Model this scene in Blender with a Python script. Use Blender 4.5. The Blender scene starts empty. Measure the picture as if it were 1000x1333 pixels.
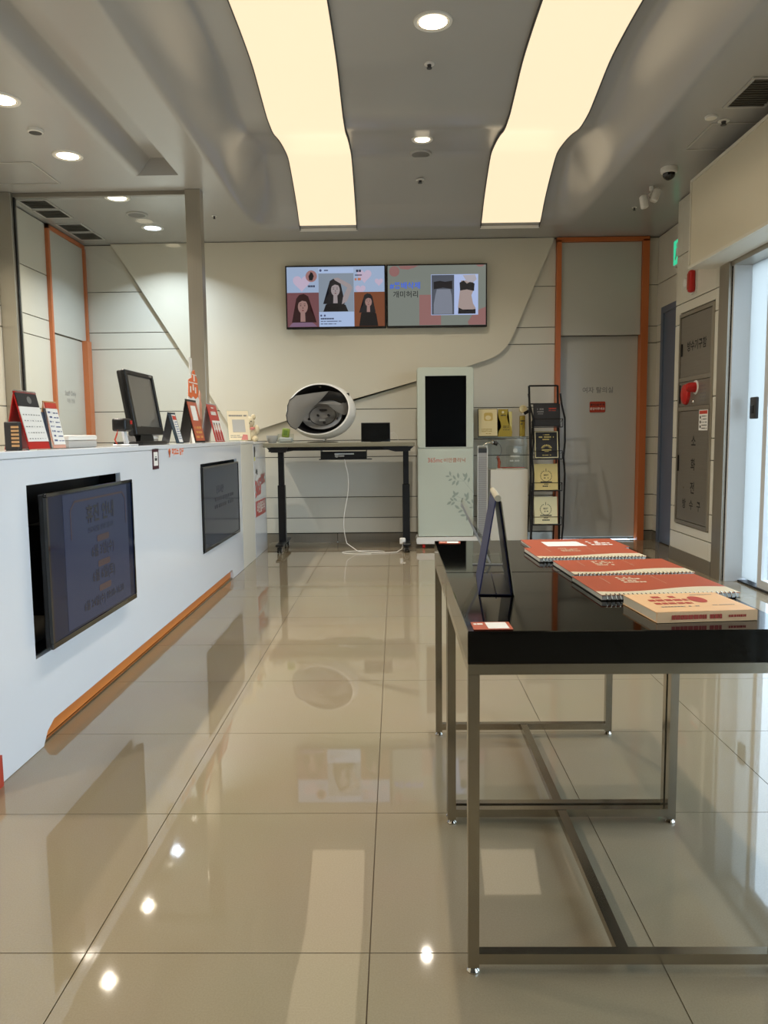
import bpy, bmesh, math, random
from mathutils import Vector, Matrix
random.seed(4)
S = bpy.context.scene
C = S.collection
PI = math.pi

# ---------------------------------------------------------------- camera, world, exposure
F_PX, YAW, PITCH, ROLL, CAM_H = 1001.5, 0.0159, 0.1000, -0.0108, 1.0824
cd = bpy.data.cameras.new('camera')
cam = bpy.data.objects.new('camera', cd); C.objects.link(cam); S.camera = cam
fw = Vector((-math.sin(YAW)*math.cos(PITCH), math.cos(YAW)*math.cos(PITCH), -math.sin(PITCH)))
r0 = Vector((math.cos(YAW), math.sin(YAW), 0)); u0 = r0.cross(fw)
rt = r0*math.cos(ROLL) + u0*math.sin(ROLL); up = rt.cross(fw)
cam.matrix_world = Matrix(((rt.x, up.x, -fw.x, 0), (rt.y, up.y, -fw.y, 0), (rt.z, up.z, -fw.z, CAM_H), (0, 0, 0, 1)))
cd.sensor_fit = 'VERTICAL'; cd.sensor_height = 36.0; cd.lens = F_PX*36.0/1333.0
cd.clip_start = 0.05; cd.clip_end = 200

SKY = 4.3
W = bpy.data.worlds.new('sky'); S.world = W; W.use_nodes = True
wb = W.node_tree.nodes['Background']
wb.inputs[0].default_value = (0.66, 0.83, 1.0, 1); wb.inputs[1].default_value = SKY

S.view_settings.view_transform = 'Standard'; S.view_settings.look = 'None'
S.view_settings.gamma = 1.0; S.view_settings.use_curve_mapping = False
S.view_settings.exposure = 0.06
S.cycles.transparent_max_bounces = 24
PANEL_GLOW = 1.04
LAMP_W = 17.0

# ---------------------------------------------------------------- materials
MATS = {}
def srgb(r, g, b):
    f = lambda c: (c/255/12.92) if c/255 <= .04045 else ((c/255+.055)/1.055)**2.4
    return (f(r), f(g), f(b), 1)
def mat(name, col, rough=.5, metal=0.0, ior=1.45, emit=0, coat=0, var=0.0, scale=6.0, bump=0.0, trans=0, stretch=None, aniso=0):
    if name in MATS: return MATS[name]
    m = bpy.data.materials.new(name); m.use_nodes = True; MATS[name] = m
    nt = m.node_tree; b = nt.nodes['Principled BSDF']
    c = srgb(*col)
    b.inputs['Base Color'].default_value = c; b.inputs['Roughness'].default_value = rough
    b.inputs['Metallic'].default_value = metal; b.inputs['IOR'].default_value = ior
    b.inputs['Coat Weight'].default_value = coat; b.inputs['Coat Roughness'].default_value = .03
    if aniso: b.inputs['Anisotropic'].default_value = aniso
    if trans: b.inputs['Transmission Weight'].default_value = trans
    if emit:
        b.inputs['Emission Color'].default_value = c; b.inputs['Emission Strength'].default_value = emit
    if var or bump:
        tc = nt.nodes.new('ShaderNodeTexCoord'); n = nt.nodes.new('ShaderNodeTexNoise')
        n.inputs['Scale'].default_value = scale; n.inputs['Detail'].default_value = 4
        if stretch:
            mp = nt.nodes.new('ShaderNodeMapping'); mp.inputs['Scale'].default_value = stretch
            nt.links.new(tc.outputs['Object'], mp.inputs[0]); nt.links.new(mp.outputs[0], n.inputs['Vector'])
        else: nt.links.new(tc.outputs['Object'], n.inputs['Vector'])
        if var:
            mx = nt.nodes.new('ShaderNodeMix'); mx.data_type = 'RGBA'
            mx.inputs['A'].default_value = [v*(1-var) for v in c[:3]]+[1]
            mx.inputs['B'].default_value = [min(1, v*(1+var)) for v in c[:3]]+[1]
            nt.links.new(n.outputs['Fac'], mx.inputs['Factor']); nt.links.new(mx.outputs['Result'], b.inputs['Base Color'])
        if bump:
            bp = nt.nodes.new('ShaderNodeBump'); bp.inputs['Strength'].default_value = bump; bp.inputs['Distance'].default_value = .002
            nt.links.new(n.outputs['Fac'], bp.inputs['Height']); nt.links.new(bp.outputs[0], b.inputs['Normal'])
    return m
def glass_mat(name, tint=(235, 245, 245), gloss=1.0, frost=0.0):
    """thin clear sheet: transparent with a fresnel reflection, optionally partly diffusing"""
    if name in MATS: return MATS[name]
    m = bpy.data.materials.new(name); m.use_nodes = True; MATS[name] = m
    nt = m.node_tree; nt.nodes.clear()
    o = nt.nodes.new('ShaderNodeOutputMaterial'); mx = nt.nodes.new('ShaderNodeMixShader')
    t = nt.nodes.new('ShaderNodeBsdfTransparent'); t.inputs[0].default_value = srgb(*tint)
    g = nt.nodes.new('ShaderNodeBsdfGlossy'); g.inputs['Roughness'].default_value = .02
    f = nt.nodes.new('ShaderNodeLayerWeight'); f.inputs[0].default_value = .5
    pw = nt.nodes.new('ShaderNodeMath'); pw.operation = 'POWER'; pw.inputs[1].default_value = 4.0
    ma = nt.nodes.new('ShaderNodeMath'); ma.operation = 'MULTIPLY_ADD'; ma.inputs[1].default_value = .45; ma.inputs[2].default_value = .02
    nt.links.new(f.outputs['Facing'], pw.inputs[0]); nt.links.new(pw.outputs[0], ma.inputs[0]); nt.links.new(ma.outputs[0], mx.inputs[0]); nt.links.new(g.outputs[0], mx.inputs[2])
    if frost:
        m2 = nt.nodes.new('ShaderNodeMixShader'); tl = nt.nodes.new('ShaderNodeBsdfTranslucent')
        tl.inputs[0].default_value = (.66, .66, .64, 1); m2.inputs[0].default_value = frost
        nt.links.new(t.outputs[0], m2.inputs[1]); nt.links.new(tl.outputs[0], m2.inputs[2]); nt.links.new(m2.outputs[0], mx.inputs[1])
    else: nt.links.new(t.outputs[0], mx.inputs[1])
    nt.links.new(mx.outputs[0], o.inputs[0]); return m

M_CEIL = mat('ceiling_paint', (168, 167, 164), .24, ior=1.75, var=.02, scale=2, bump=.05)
M_WALL = mat('beige_panel', (214, 210, 196), .32, var=.02, scale=1.2)
M_WALLD = mat('wall_backing', (70, 66, 58), .8, var=.05)
M_TRIMP = mat('raised_panel_paint', (216, 209, 190), .42, var=.02, scale=1.0)
M_DOOR = mat('door_laminate', (196, 194, 184), .22, var=.015)
M_ORANGE = mat('orange_frame', (198, 112, 62), .35, var=.05, scale=9)
M_ORANGE2 = mat('orange_kick', (222, 132, 62), .35, var=.06, scale=12)
M_STEEL = mat('brushed_steel', (176, 170, 158), .28, .8, var=.08, scale=4, stretch=(40, 40, .6))
M_STEELD = mat('dark_brushed_steel', (146, 140, 130), .36, .65, var=.1, scale=4, stretch=(1, 30, 30))
M_CHROME = mat('chrome', (200, 196, 188), .08, 1)
M_NICKEL = mat('worn_nickel', (166, 158, 142), .18, .95, var=.12, scale=14)
M_GLOSSW = mat('white_gloss', (230, 234, 240), .12, coat=.6, var=.01)
M_WHITE = mat('white_plastic', (224, 222, 216), .35, var=.01)
M_OFFW = mat('offwhite_paint', (222, 218, 204), .4, var=.015)
M_CREAM = mat('cream_paint', (216, 208, 186), .3, var=.02)
M_BLACK = mat('black_plastic', (17, 17, 18), .35, var=.02)
M_BLKM = mat('black_metal', (14, 15, 18), .4, .0, var=.05)
M_SCREEN = mat('black_glass', (8, 10, 12), .07, coat=.4, var=.01)
M_BLKTOP = mat('black_lacquer', (5, 5, 5), .05, ior=1.45, var=.02)
M_GREYP = mat('grey_plastic', (120, 118, 114), .5, var=.03)
M_LGREY = mat('light_grey', (176, 174, 170), .5, var=.02)
M_DGREY = mat('dark_grey', (60, 60, 60), .5, var=.03)
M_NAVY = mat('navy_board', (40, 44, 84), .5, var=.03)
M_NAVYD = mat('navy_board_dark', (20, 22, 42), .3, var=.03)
M_RED = mat('red_gloss', (186, 34, 30), .3, var=.03)
M_REDC = mat('red_card', (196, 66, 50), .45, var=.03)
M_COVER = mat('orange_red_cover', (182, 86, 58), .35, var=.05, scale=5)
M_COVER2 = mat('cover_cream', (228, 214, 184), .35, var=.02)
M_PAPER = mat('paper', (232, 230, 224), .7, var=.01)
M_PAPERE = mat('page_edges', (214, 206, 190), .8, var=.08, scale=60, stretch=(1, 1, 40))
M_PEACH = mat('peach_cover', (238, 192, 142), .45, var=.02)
M_GOLD = mat('gold_plate', (206, 178, 104), .3, .6, var=.05)
M_GOLDL = mat('pale_gold_plate', (226, 208, 158), .35, .3, var=.05)
M_GOLDD = mat('deep_gold_plate', (170, 138, 48), .3, .6, var=.06)
M_BROWNRED = mat('print_brown_red', (176, 62, 40), .6, var=.03)
M_INK = mat('print_ink', (44, 42, 42), .6, var=.02)
M_INKG = mat('print_grey', (130, 128, 126), .6, var=.02)
M_WINK = mat('print_white', (238, 234, 226), .6, var=.01)
M_OINK = mat('print_orange', (226, 112, 60), .5, var=.02)
M_GREEN = mat('lime_green', (128, 146, 62), .4, var=.04)
M_KIOSK = mat('kiosk_mint', (188, 195, 182), .3, var=.015)
M_LEAF = mat('printed_leaf', (150, 161, 150), .4, var=.05)
M_PINK = mat('skin_pink', (214, 160, 140), .6, var=.03)
M_WOOD = mat('light_wood', (192, 150, 104), .45, var=.1, scale=8, stretch=(1, 12, 12))
M_GLASS = glass_mat('clear_glass', (250, 252, 252))
M_ACRYL = glass_mat('clear_acrylic', (251, 253, 252))
M_FROST = glass_mat('frosted_door_glass', (225, 235, 245), frost=.97)
M_MESH = mat('vent_dark', (104, 100, 90), .7, var=.1, scale=80)
M_GROUT = mat('grout', (96, 84, 68), .8, var=.05)
M_BLUEGREY = mat('blue_grey_door', (98, 110, 128), .3, var=.03)
M_ALU = mat('pale_aluminium', (218, 220, 222), .35, .2, var=.02)
M_GROUND = mat('pavement', (150, 148, 142), .8, var=.08, scale=3)
M_HAIR = mat('cream_plush', (214, 200, 168), .9, var=.12, scale=60, bump=.6)
M_RIBBON = mat('pink_ribbon', (206, 128, 120), .6, var=.05)
def glow(name, col, s):
    m = mat(name, col, .4, emit=s); b = m.node_tree.nodes['Principled BSDF']
    b.inputs['Base Color'].default_value = (.12, .11, .1, 1); b.inputs['Specular IOR Level'].default_value = .1; return m
M_PANEL = glow('panel_light', (250, 228, 190), PANEL_GLOW)
M_WARML = glow('warm_lamp', (255, 236, 200), 6.0)
M_COOLL = glow('cool_lamp', (225, 238, 255), 6.0)
M_EXIT = glow('exit_green', (40, 190, 140), 1.1)

# polished porcelain floor tile: fine speckle, mirror-like glaze
def tile_mat():
    m = mat('polished_tile', (178, 160, 130), .03, ior=1.8)
    nt = m.node_tree; b = nt.nodes['Principled BSDF']
    tc = nt.nodes.new('ShaderNodeNewGeometry')
    n1 = nt.nodes.new('ShaderNodeTexNoise'); n1.inputs['Scale'].default_value = 260; n1.inputs['Detail'].default_value = 2
    n2 = nt.nodes.new('ShaderNodeTexNoise'); n2.inputs['Scale'].default_value = 2.2; n2.inputs['Detail'].default_value = 5
    nt.links.new(tc.outputs['Position'], n1.inputs['Vector']); nt.links.new(tc.outputs['Position'], n2.inputs['Vector'])
    a = nt.nodes.new('ShaderNodeMix'); a.data_type = 'RGBA'; a.inputs['A'].default_value = srgb(136, 124, 102); a.inputs['B'].default_value = srgb(153, 141, 118)
    nt.links.new(n1.outputs['Fac'], a.inputs['Factor'])
    c = nt.nodes.new('ShaderNodeMix'); c.data_type = 'RGBA'; c.blend_type = 'MULTIPLY'; c.inputs['Factor'].default_value = .12
    nt.links.new(a.outputs['Result'], c.inputs['A']); nt.links.new(n2.outputs['Color'], c.inputs['B'])
    nt.links.new(c.outputs['Result'], b.inputs['Base Color'])
    b.inputs['Specular IOR Level'].default_value = .5
    return m
M_TILE = tile_mat()

# ---------------------------------------------------------------- mesh helpers
class B:
    """collects shapes in one bmesh; local frame: x right, y away from the viewer of the front, z up"""
    def __init__(s): s.bm = bmesh.new()
    def box(s, x0, x1, y0, y1, z0, z1, bev=0, seg=1, M=None):
        vs = [s.bm.verts.new((x, y, z)) for z in (z0, z1) for y in (y0, y1) for x in (x0, x1)]
        fs = [s.bm.faces.new([vs[i] for i in q]) for q in ((0, 2, 3, 1), (4, 5, 7, 6), (0, 1, 5, 4), (2, 6, 7, 3), (0, 4, 6, 2), (1, 3, 7, 5))]
        if bev:
            es = set(e for f in fs for e in f.edges)
            r = bmesh.ops.bevel(s.bm, geom=list(es), offset=bev, segments=seg, affect='EDGES', profile=.5)
            vs = list(set(v for f in r['faces'] for v in f.verts) | set(v for v in vs if v.is_valid))
        if M is not None: bmesh.ops.transform(s.bm, matrix=M, verts=[v for v in vs if v.is_valid])
        return s
    def cyl(s, p0, p1, r0, r1=None, n=20, cap=True):
        p0, p1 = Vector(p0), Vector(p1); r1 = r0 if r1 is None else r1
        d = (p1-p0).normalized(); a = d.orthogonal().normalized(); b = d.cross(a)
        A = [s.bm.verts.new(p0+(a*math.cos(t)+b*math.sin(t))*r0) for t in [2*PI*i/n for i in range(n)]]
        Bv = [s.bm.verts.new(p1+(a*math.cos(t)+b*math.sin(t))*r1) for t in [2*PI*i/n for i in range(n)]]
        for i in range(n):
            s.bm.faces.new((A[i], A[(i+1) % n], Bv[(i+1) % n], Bv[i]))
        if cap: s.bm.faces.new(A[::-1]); s.bm.faces.new(Bv)
        return s
    def tube(s, pts, r, n=8):
        pts = [Vector(p) for p in pts]; rings = []
        for i, p in enumerate(pts):
            d = (pts[min(i+1, len(pts)-1)]-pts[max(i-1, 0)]).normalized()
            ref = Vector((0, 0, 1)) if abs(d.z) < .9 else Vector((1, 0, 0))
            a = d.cross(ref).normalized(); b = d.cross(a)
            rings.append([s.bm.verts.new(p+(a*math.cos(2*PI*k/n)+b*math.sin(2*PI*k/n))*r) for k in range(n)])
        for A, D in zip(rings, rings[1:]):
            for k in range(n): s.bm.faces.new((A[k], A[(k+1) % n], D[(k+1) % n], D[k]))
        s.bm.faces.new(rings[0][::-1]); s.bm.faces.new(rings[-1]); return s
    def prism(s, pts, y0, y1, axis='y'):
        """outline pts (u,v) extruded: axis y -> (u,y,v); axis z -> (u,v,z); axis x -> (x,u,v)"""
        f = {'y': lambda u, v, w: (u, w, v), 'z': lambda u, v, w: (u, v, w), 'x': lambda u, v, w: (w, u, v)}[axis]
        A = [s.bm.verts.new(f(u, v, y0)) for u, v in pts]; D = [s.bm.verts.new(f(u, v, y1)) for u, v in pts]
        n = len(pts)
        fs = [s.bm.faces.new(A), s.bm.faces.new(D[::-1])]
        for i in range(n): fs.append(s.bm.faces.new((A[i], D[i], D[(i+1) % n], A[(i+1) % n])))
        bmesh.ops.triangulate(s.bm, faces=fs[:2])
        return s
    def holed(s, outer, holes, y0, y1):
        """flat slab facing -y with holes"""
        for y in (y0, y1):
            es = []
            for loop in [outer]+holes:
                vs = [s.bm.verts.new((u, y, v)) for u, v in loop]
                es += [s.bm.edges.new((vs[i], vs[(i+1) % len(vs)])) for i in range(len(vs))]
            bmesh.ops.triangle_fill(s.bm, edges=es, use_beauty=True)
        for loop in [outer]+holes:
            A = [s.bm.verts.new((u, y0, v)) for u, v in loop]; D = [s.bm.verts.new((u, y1, v)) for u, v in loop]
            for i in range(len(loop)): s.bm.faces.new((A[i], D[i], D[(i+1) % len(loop)], A[(i+1) % len(loop)]))
        bmesh.ops.remove_doubles(s.bm, verts=s.bm.verts[:], dist=1e-6)
        return s
    def rev(s, prof, c=(0, 0, 0), n=32, axis='z', sx=1, sy=1, caps=True):
        """profile (r, h) revolved about an axis through c"""
        rings = []
        for r, h in prof:
            ring = []
            for k in range(n):
                t = 2*PI*k/n; a, b = r*math.cos(t)*sx, r*math.sin(t)*sy
                p = {'z': (a, b, h), 'y': (a, h, b), 'x': (h, a, b)}[axis]
                ring.append(s.bm.verts.new((p[0]+c[0], p[1]+c[1], p[2]+c[2])))
            rings.append(ring)
        for A, D in zip(rings, rings[1:]):
            for k in range(n): s.bm.faces.new((A[k], A[(k+1) % n], D[(k+1) % n], D[k]))
        if caps and prof[0][0] > 1e-4: s.bm.faces.new(rings[0][::-1])
        if caps and prof[-1][0] > 1e-4: s.bm.faces.new(rings[-1])
        return s
    def ball(s, c, r, sx=1, sy=1, sz=1, sub=2):
        q = bmesh.ops.create_icosphere(s.bm, subdivisions=sub, radius=r)
        bmesh.ops.transform(s.bm, matrix=Matrix.Translation(c) @ Matrix.Diagonal((sx, sy, sz, 1)), verts=q['verts']); return s
    def flat(s, pts, y, axis='y'):
        f = {'y': lambda u, v: (u, y, v), 'z': lambda u, v: (u, v, y)}[axis]
        fc = s.bm.faces.new([s.bm.verts.new(f(u, v)) for u, v in pts]); bmesh.ops.triangulate(s.bm, faces=[fc]); return s
    def rect(s, x0, x1, z0, z1, y): return s.flat([(x0, z0), (x1, z0), (x1, z1), (x0, z1)], y)
    def disc(s, cx, cz, r, y, n=24, sx=1, sz=1): return s.flat([(cx+r*sx*math.cos(2*PI*i/n), cz+r*sz*math.sin(2*PI*i/n)) for i in range(n)], y)
    def sheet(s, rows):
        vs = [[s.bm.verts.new(p) for p in r] for r in rows]
        for a, b in zip(vs, vs[1:]):
            for i in range(len(a)-1): s.bm.faces.new((a[i], a[i+1], b[i+1], b[i]))
        return s
def obj(name, b, m, parent=None, smooth=False, M=None, **props):
    bm = b.bm if isinstance(b, B) else b
    bmesh.ops.recalc_face_normals(bm, faces=bm.faces[:])
    if M is not None: bmesh.ops.transform(bm, matrix=M, verts=bm.verts[:])
    me = bpy.data.meshes.new(name); bm.to_mesh(me); bm.free()
    me.materials.append(m)
    if smooth:
        for p in me.polygons: p.use_smooth = True
        me.set_sharp_from_angle(angle=math.radians(38))
    o = bpy.data.objects.new(name, me); C.objects.link(o)
    if parent: o.parent = parent
    if name.endswith('print') and 'kind' not in props: o['kind'] = 'stuff'
    for k, v in props.items(): o[k] = v
    return o
def thing(name, label, cat, loc=(0, 0, 0), rz=0, group=None):
    o = bpy.data.objects.new(name, None); C.objects.link(o); o.empty_display_size = .05
    o.location = loc; o.rotation_euler = (0, 0, rz); o['label'] = label; o['category'] = cat
    if group: o['group'] = group
    return o
def struct(name, b, m, parent=None, smooth=False):
    o = obj(name, b, m, parent, smooth); o['kind'] = 'structure'; return o
def sroot(name, loc=(0, 0, 0), rz=0):
    o = bpy.data.objects.new(name, None); C.objects.link(o); o.location = loc; o.rotation_euler = (0, 0, rz); o['kind'] = 'structure'; return o
def dup(root, loc, rz=None, label=None):
    r = root.copy(); C.objects.link(r); r.location = loc
    if rz is not None: r.rotation_euler = (0, 0, rz)
    if label: r['label'] = label
    for ch in list(root.children):
        c = ch.copy(); C.objects.link(c); c.parent = r
        for g in ch.children:
            d = g.copy(); C.objects.link(d); d.parent = c
    return r
FACE_X, FACE_NX = PI/2, -PI/2     # a thing's local front (-y) turned to +x or -x
_tx = {}
def text(name, s, size, x, y, z, m, parent, bold=0.0, align='CENTER', M=None, tilt=0, sx=1.0, flat='y'):
    """lettering standing in the local xz plane, facing -y (flat='z': lying face up)"""
    cu = bpy.data.curves.new('t', 'FONT'); cu.body = s; cu.size = size; cu.align_x = align; cu.align_y = 'CENTER'
    cu.offset = bold*size; cu.resolution_u = 2; cu.extrude = 0.0
    to = bpy.data.objects.new('t', cu); C.objects.link(to)
    dg = bpy.context.evaluated_depsgraph_get(); dg.update()
    me = bpy.data.meshes.new_from_object(to.evaluated_get(dg))
    bpy.data.objects.remove(to); bpy.data.curves.remove(cu)
    T = Matrix.Translation((x, y, z))
    if flat == 'y': T = T @ Matrix.Rotation(PI/2, 4, 'X')
    T = T @ Matrix.Rotation(tilt, 4, 'Z') @ Matrix.Diagonal((sx, 1, 1, 1))
    if M is not None: T = M @ T
    me.transform(T); me.materials.clear(); me.materials.append(m); me.name = name
    o = bpy.data.objects.new(name, me); C.objects.link(o); o.parent = parent; return o
def greek(b, x0, x1, z, h, y, flat='y', seed=0, gap=.35):
    """a line of small illegible print as little blocks of uneven width"""
    rnd = random.Random(seed*31+int(abs(x0*1000))+int(abs(z*1000))); x = x0
    while x < x1:
        w = h*rnd.uniform(.5, 1.3)
        if rnd.random() > .16:
            e = min(x+w*(1-gap*.5), x1)
            (b.rect(x, e, z-h/2, z+h/2, y) if flat == 'y' else b.flat([(x, z-h/2), (e, z-h/2), (e, z+h/2), (x, z+h/2)], y, 'z'))
        x += w
    return b
def rrect(x0, x1, z0, z1, r, n=5):
    P = []
    for cx, cz, a in ((x1-r, z0+r, -PI/2), (x1-r, z1-r, 0), (x0+r, z1-r, PI/2), (x0+r, z0+r, PI)):
        for i in range(n+1):
            t = a+PI/2*i/n; P.append((cx+r*math.cos(t), cz+r*math.sin(t)))
    return P
def R(deg): return math.radians(deg)

# ================================================================ STRUCTURE
ZC = 2.97; YB = 7.75; XL, XR = -3.07, 2.36; Y0 = -2.6
# ---- floor: tiles on a grout bed
fl = struct('floor', B().box(XL, 2.62, Y0, YB+.02, -.06, -.0035), M_GROUT)
tm = None
gx, gy = -.664, 1.514
def clampv(a, lo, hi): return max(lo, min(hi, a))
shared = {}
for i in range(-5, 6):
    for j in range(-7, 11):
        x0, x1 = clampv(gx+.6*i, XL, 2.62), clampv(gx+.6*(i+1), XL, 2.62)
        y0, y1 = clampv(gy+.6*j, Y0, YB), clampv(gy+.6*(j+1), Y0, YB)
        if x1-x0 < .02 or y1-y0 < .02: continue
        g = .0013; key = (round(x1-x0, 3), round(y1-y0, 3))
        if key not in shared:
            o = obj('tile', B().box(g, x1-x0-g, g, y1-y0-g, -.003, 0), M_TILE, fl); shared[key] = o.data
        else:
            o = bpy.data.objects.new('tile', shared[key]); C.objects.link(o); o.parent = fl
        o.location = (x0, y0, 0)

# ---- ceiling: flat soffit with a wavy raised vault between two rounded shoulders and a side slot
PROF = [(-2.6, 3.33), (-1.0, 3.25), (.2, 3.35), (1.6, 3.25), (3.1, 3.35), (4.32, 3.366), (4.63, 3.366), (4.95, 3.348), (5.24, 3.29), (5.48, 3.245), (5.71, 3.247), (5.95, 3.295), (6.18, 3.33), (6.48, 3.352), (6.74, 3.262), (7.02, 3.12), (7.14, 3.03), (7.28, 2.97), (8.5, 2.97)]
def zprof(y):
    P = PROF
    for k in range(len(P)-1):
        if y <= P[k+1][0]:
            x0, z0 = P[k]; x1, z1 = P[k+1]; h = x1-x0; t = (y-x0)/h
            m0 = (z1-P[k-1][1])/(x1-P[k-1][0]) if k else 0
            m1 = (P[k+2][1]-z0)/(P[k+2][0]-x0) if k+2 < len(P) else 0
            if (z1-z0)*m0 < 0: m0 = 0
            if (z1-z0)*m1 < 0: m1 = 0
            return (2*t**3-3*t*t+1)*z0+(t**3-2*t*t+t)*h*m0+(-2*t**3+3*t*t)*z1+(t**3-t*t)*h*m1
    return ZC
def sstep(a, b, x):
    t = clampv((x-a)/(b-a), 0, 1); return t*t*(3-2*t)

VL0, VL1, VR1, VR0 = -1.29, -1.02, 1.41, 1.66
def zceil(x, y):
    z = ZC + max(0, zprof(y)-ZC)*sstep(VL0, VL1, x)*(1-sstep(VR1, VR0, x))
    if y < 5.765 and -1.86 < x < -1.555: z += .12*sstep(-1.86, -1.74, x)
    return z
xs = [XL-.02+k*.035 for k in range(int((2.62-XL)/.035)+2)]
xs = sorted(set([round(v, 4) for v in xs]+[-1.556, -1.554, -1.745]+[round(-1.30+.0125*k, 4) for k in range(24)]+[round(1.40+.0125*k, 4) for k in range(22)]+[-1.76, -1.78, -1.80, -1.82, -1.84]))
ys = sorted(set([round(Y0-.02+k*.07, 4) for k in range(int((YB-Y0)/.07)+2)]+[5.764, 5.766]+[round(6.3+.03*k, 3) for k in range(36)]))
xs = [v for v in xs if v <= 2.66]; ys = [v for v in ys if v <= YB+.03]+[YB+.03]
b = B(); b.sheet([[(x, y, zceil(x, y)) for x in xs] for y in ys])
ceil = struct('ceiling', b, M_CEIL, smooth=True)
struct('ceiling_deck', B().box(XL-.1, 2.7, Y0-.1, YB+.1, 3.45, 3.5), M_CEIL, ceil)
# access hatches in the soffit
def hatch(x0, x1, y0, y1):
    b = B()
    for a in ((x0, x1, y0-.006, y0+.006), (x0, x1, y1-.006, y1+.006), (x0-.006, x0+.006, y0, y1), (x1-.006, x1+.006, y0, y1)): b.box(a[0], a[1], a[2], a[3], ZC-.005, ZC+.01)
    obj('access_hatch', b, M_LGREY, ceil)
hatch(-2.93, -2.48, 5.45, 5.90); hatch(1.97, 2.3, 4.98, 5.42)

# ---- walls
ROWS = [.095, .25, .46, .866, 1.031, 1.34, 1.957, 2.12, 2.515, 2.965]
def rows(parent, x0, x1, y, z0=.095, z1=2.965, m=M_WALL, t=.014, g=.0035):
    """horizontal cladding boards facing local -y, with open joints"""
    lv = [z0]+[r for r in ROWS if z0+.03 < r < z1-.03]+[z1]
    for a, c in zip(lv, lv[1:]):
        obj('wall_board', B().box(x0, x1, y, y+t, a+g, c-g, bev=.0015), m, parent)
wb_ = struct('wall_back', B().box(XL-.1, 2.7, YB+.09, YB+.2, 0, 3.45), M_WALLD)
obj('wall_core', B().box(XL, 1.585, YB+.014, YB+.09, 0, 2.97), M_WALLD, wb_)
obj('wall_core', B().box(2.48, 2.62, YB+.014, YB+.09, 0, 2.97), M_WALLD, wb_)
rows(wb_, XL, 1.583, YB); rows(wb_, 2.485, 2.6, YB)
bb = sroot('baseboard_back')
for a, c in ((-3.07, -1.9), (-1.895, -.6), (-.595, .6), (.605, 1.583), (2.485, 2.59)):
    obj('kick_plate', B().box(a, c, YB-.004, YB+.01, 0.0, .088), M_STEEL, bb)
# raised decorative panel on the back wall, slanted sides and a sweeping lower edge
def bez(p, q, r, s, n=8):
    o = []
    for i in range(n+1):
        t = i/n; u = 1-t
        o.append(tuple(u**3*p[k]+3*u*u*t*q[k]+3*u*t*t*r[k]+t**3*s[k] for k in (0, 1)))
    return o
out = [(-2.775, 2.965), (1.56, 2.965), (1.40, 2.59), (1.17, 2.05)]
out += bez((1.17, 2.05), (1.10, 1.90), (1.03, 1.84), (.86, 1.79))[1:]
out += [(.69, 1.738), (-.40, 1.442), (-1.29, 1.17)] + bez((-1.29, 1.17), (-1.46, 1.11), (-1.58, 1.08), (-1.66, 1.19), 6)[1:]
out += [(-1.84, 1.49), (-2.02, 1.773), (-2.527, 2.588)]
o = struct('trim_1', B().prism(out[::-1], YB-.045, YB-.001), M_TRIMP)

# left wall
wl = sroot('wall_left', (XL, 0, 0), FACE_X)     # local x -> +Y, local y -> -X
obj('wall_core', B().box(Y0, YB, .014, .12, 0, 3.0), M_WALLD, wl)
rows(wl, Y0, 6.93, 0); rows(wl, 7.74, YB, 0)
rows(wl, 6.93, 7.74, 0, 2.93, 2.965)
bl = struct('baseboard_left', B().box(XL-.005, XL+.006, Y0, 6.9, 0, .088), M_STEEL)
# rear wall behind the camera
wf = struct('wall_front', B().box(XL-.1, 2.7, Y0-.12, Y0, 0, 3.45), mat('dark_rear_wall', (58, 54, 50), .5, var=.05))

# right side: pillar with the hydrant panel, recess with a grey door
wr = struct('wall_right', B().box(2.60, 2.7, 6.59, YB+.1, 0, 3.45), M_WALLD)
pr = sroot('wall_pillar', (2.35, 0, 0), FACE_NX)  # local x -> -Y, local y -> +X
pr.name = 'wall_right_pillar'
obj('wall_core', B().box(-6.58, -5.56, .016, .27, 0, 2.97), M_WALLD, pr)
PY0, PY1 = 5.79, 6.47
rows(pr, -6.59, -PY1-.004, 0); rows(pr, -PY0+.004, -5.725, 0)
rows(pr, -PY1-.004, -PY0+.004, 0, .095, .325); rows(pr, -PY1-.004, -PY0+.004, 0, 2.04, 2.965)
obj('wall_board', B().box(-6.592, -6.578, .015, .27, .01, 2.965), M_WALL, pr)
obj('kick_plate', B().box(-6.59, -5.725, -.006, .01, 0, .11), M_STEEL, pr)
# recess wall with the blue-grey door
rr = sroot('wall_right_recess', (2.58, 0, 0), FACE_NX)
rows(rr, -YB, -7.60, 0); rows(rr, -7.60, -6.6, 0, 2.27, 2.965)
obj('kick_plate', B().box(-YB, -7.60, -.005, .01, 0, .088), M_STEEL, rr)
d3 = sroot('door_3', (2.58, 0, 0), FACE_NX)
obj('door_frame', B().box(-7.60, -7.54, -.012, .014, 0, 2.27).box(-7.54, -6.61, -.012, .014, 2.21, 2.27), M_BLUEGREY, d3)
obj('door_leaf', B().box(-7.54, -6.62, .003, .016, .01, 2.21), M_BLUEGREY, d3)
# header wall above the entrance
struct('wall_right_header', B().box(2.36, 2.6, Y0, 5.56, 2.27, 3.2), M_WALL)
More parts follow.
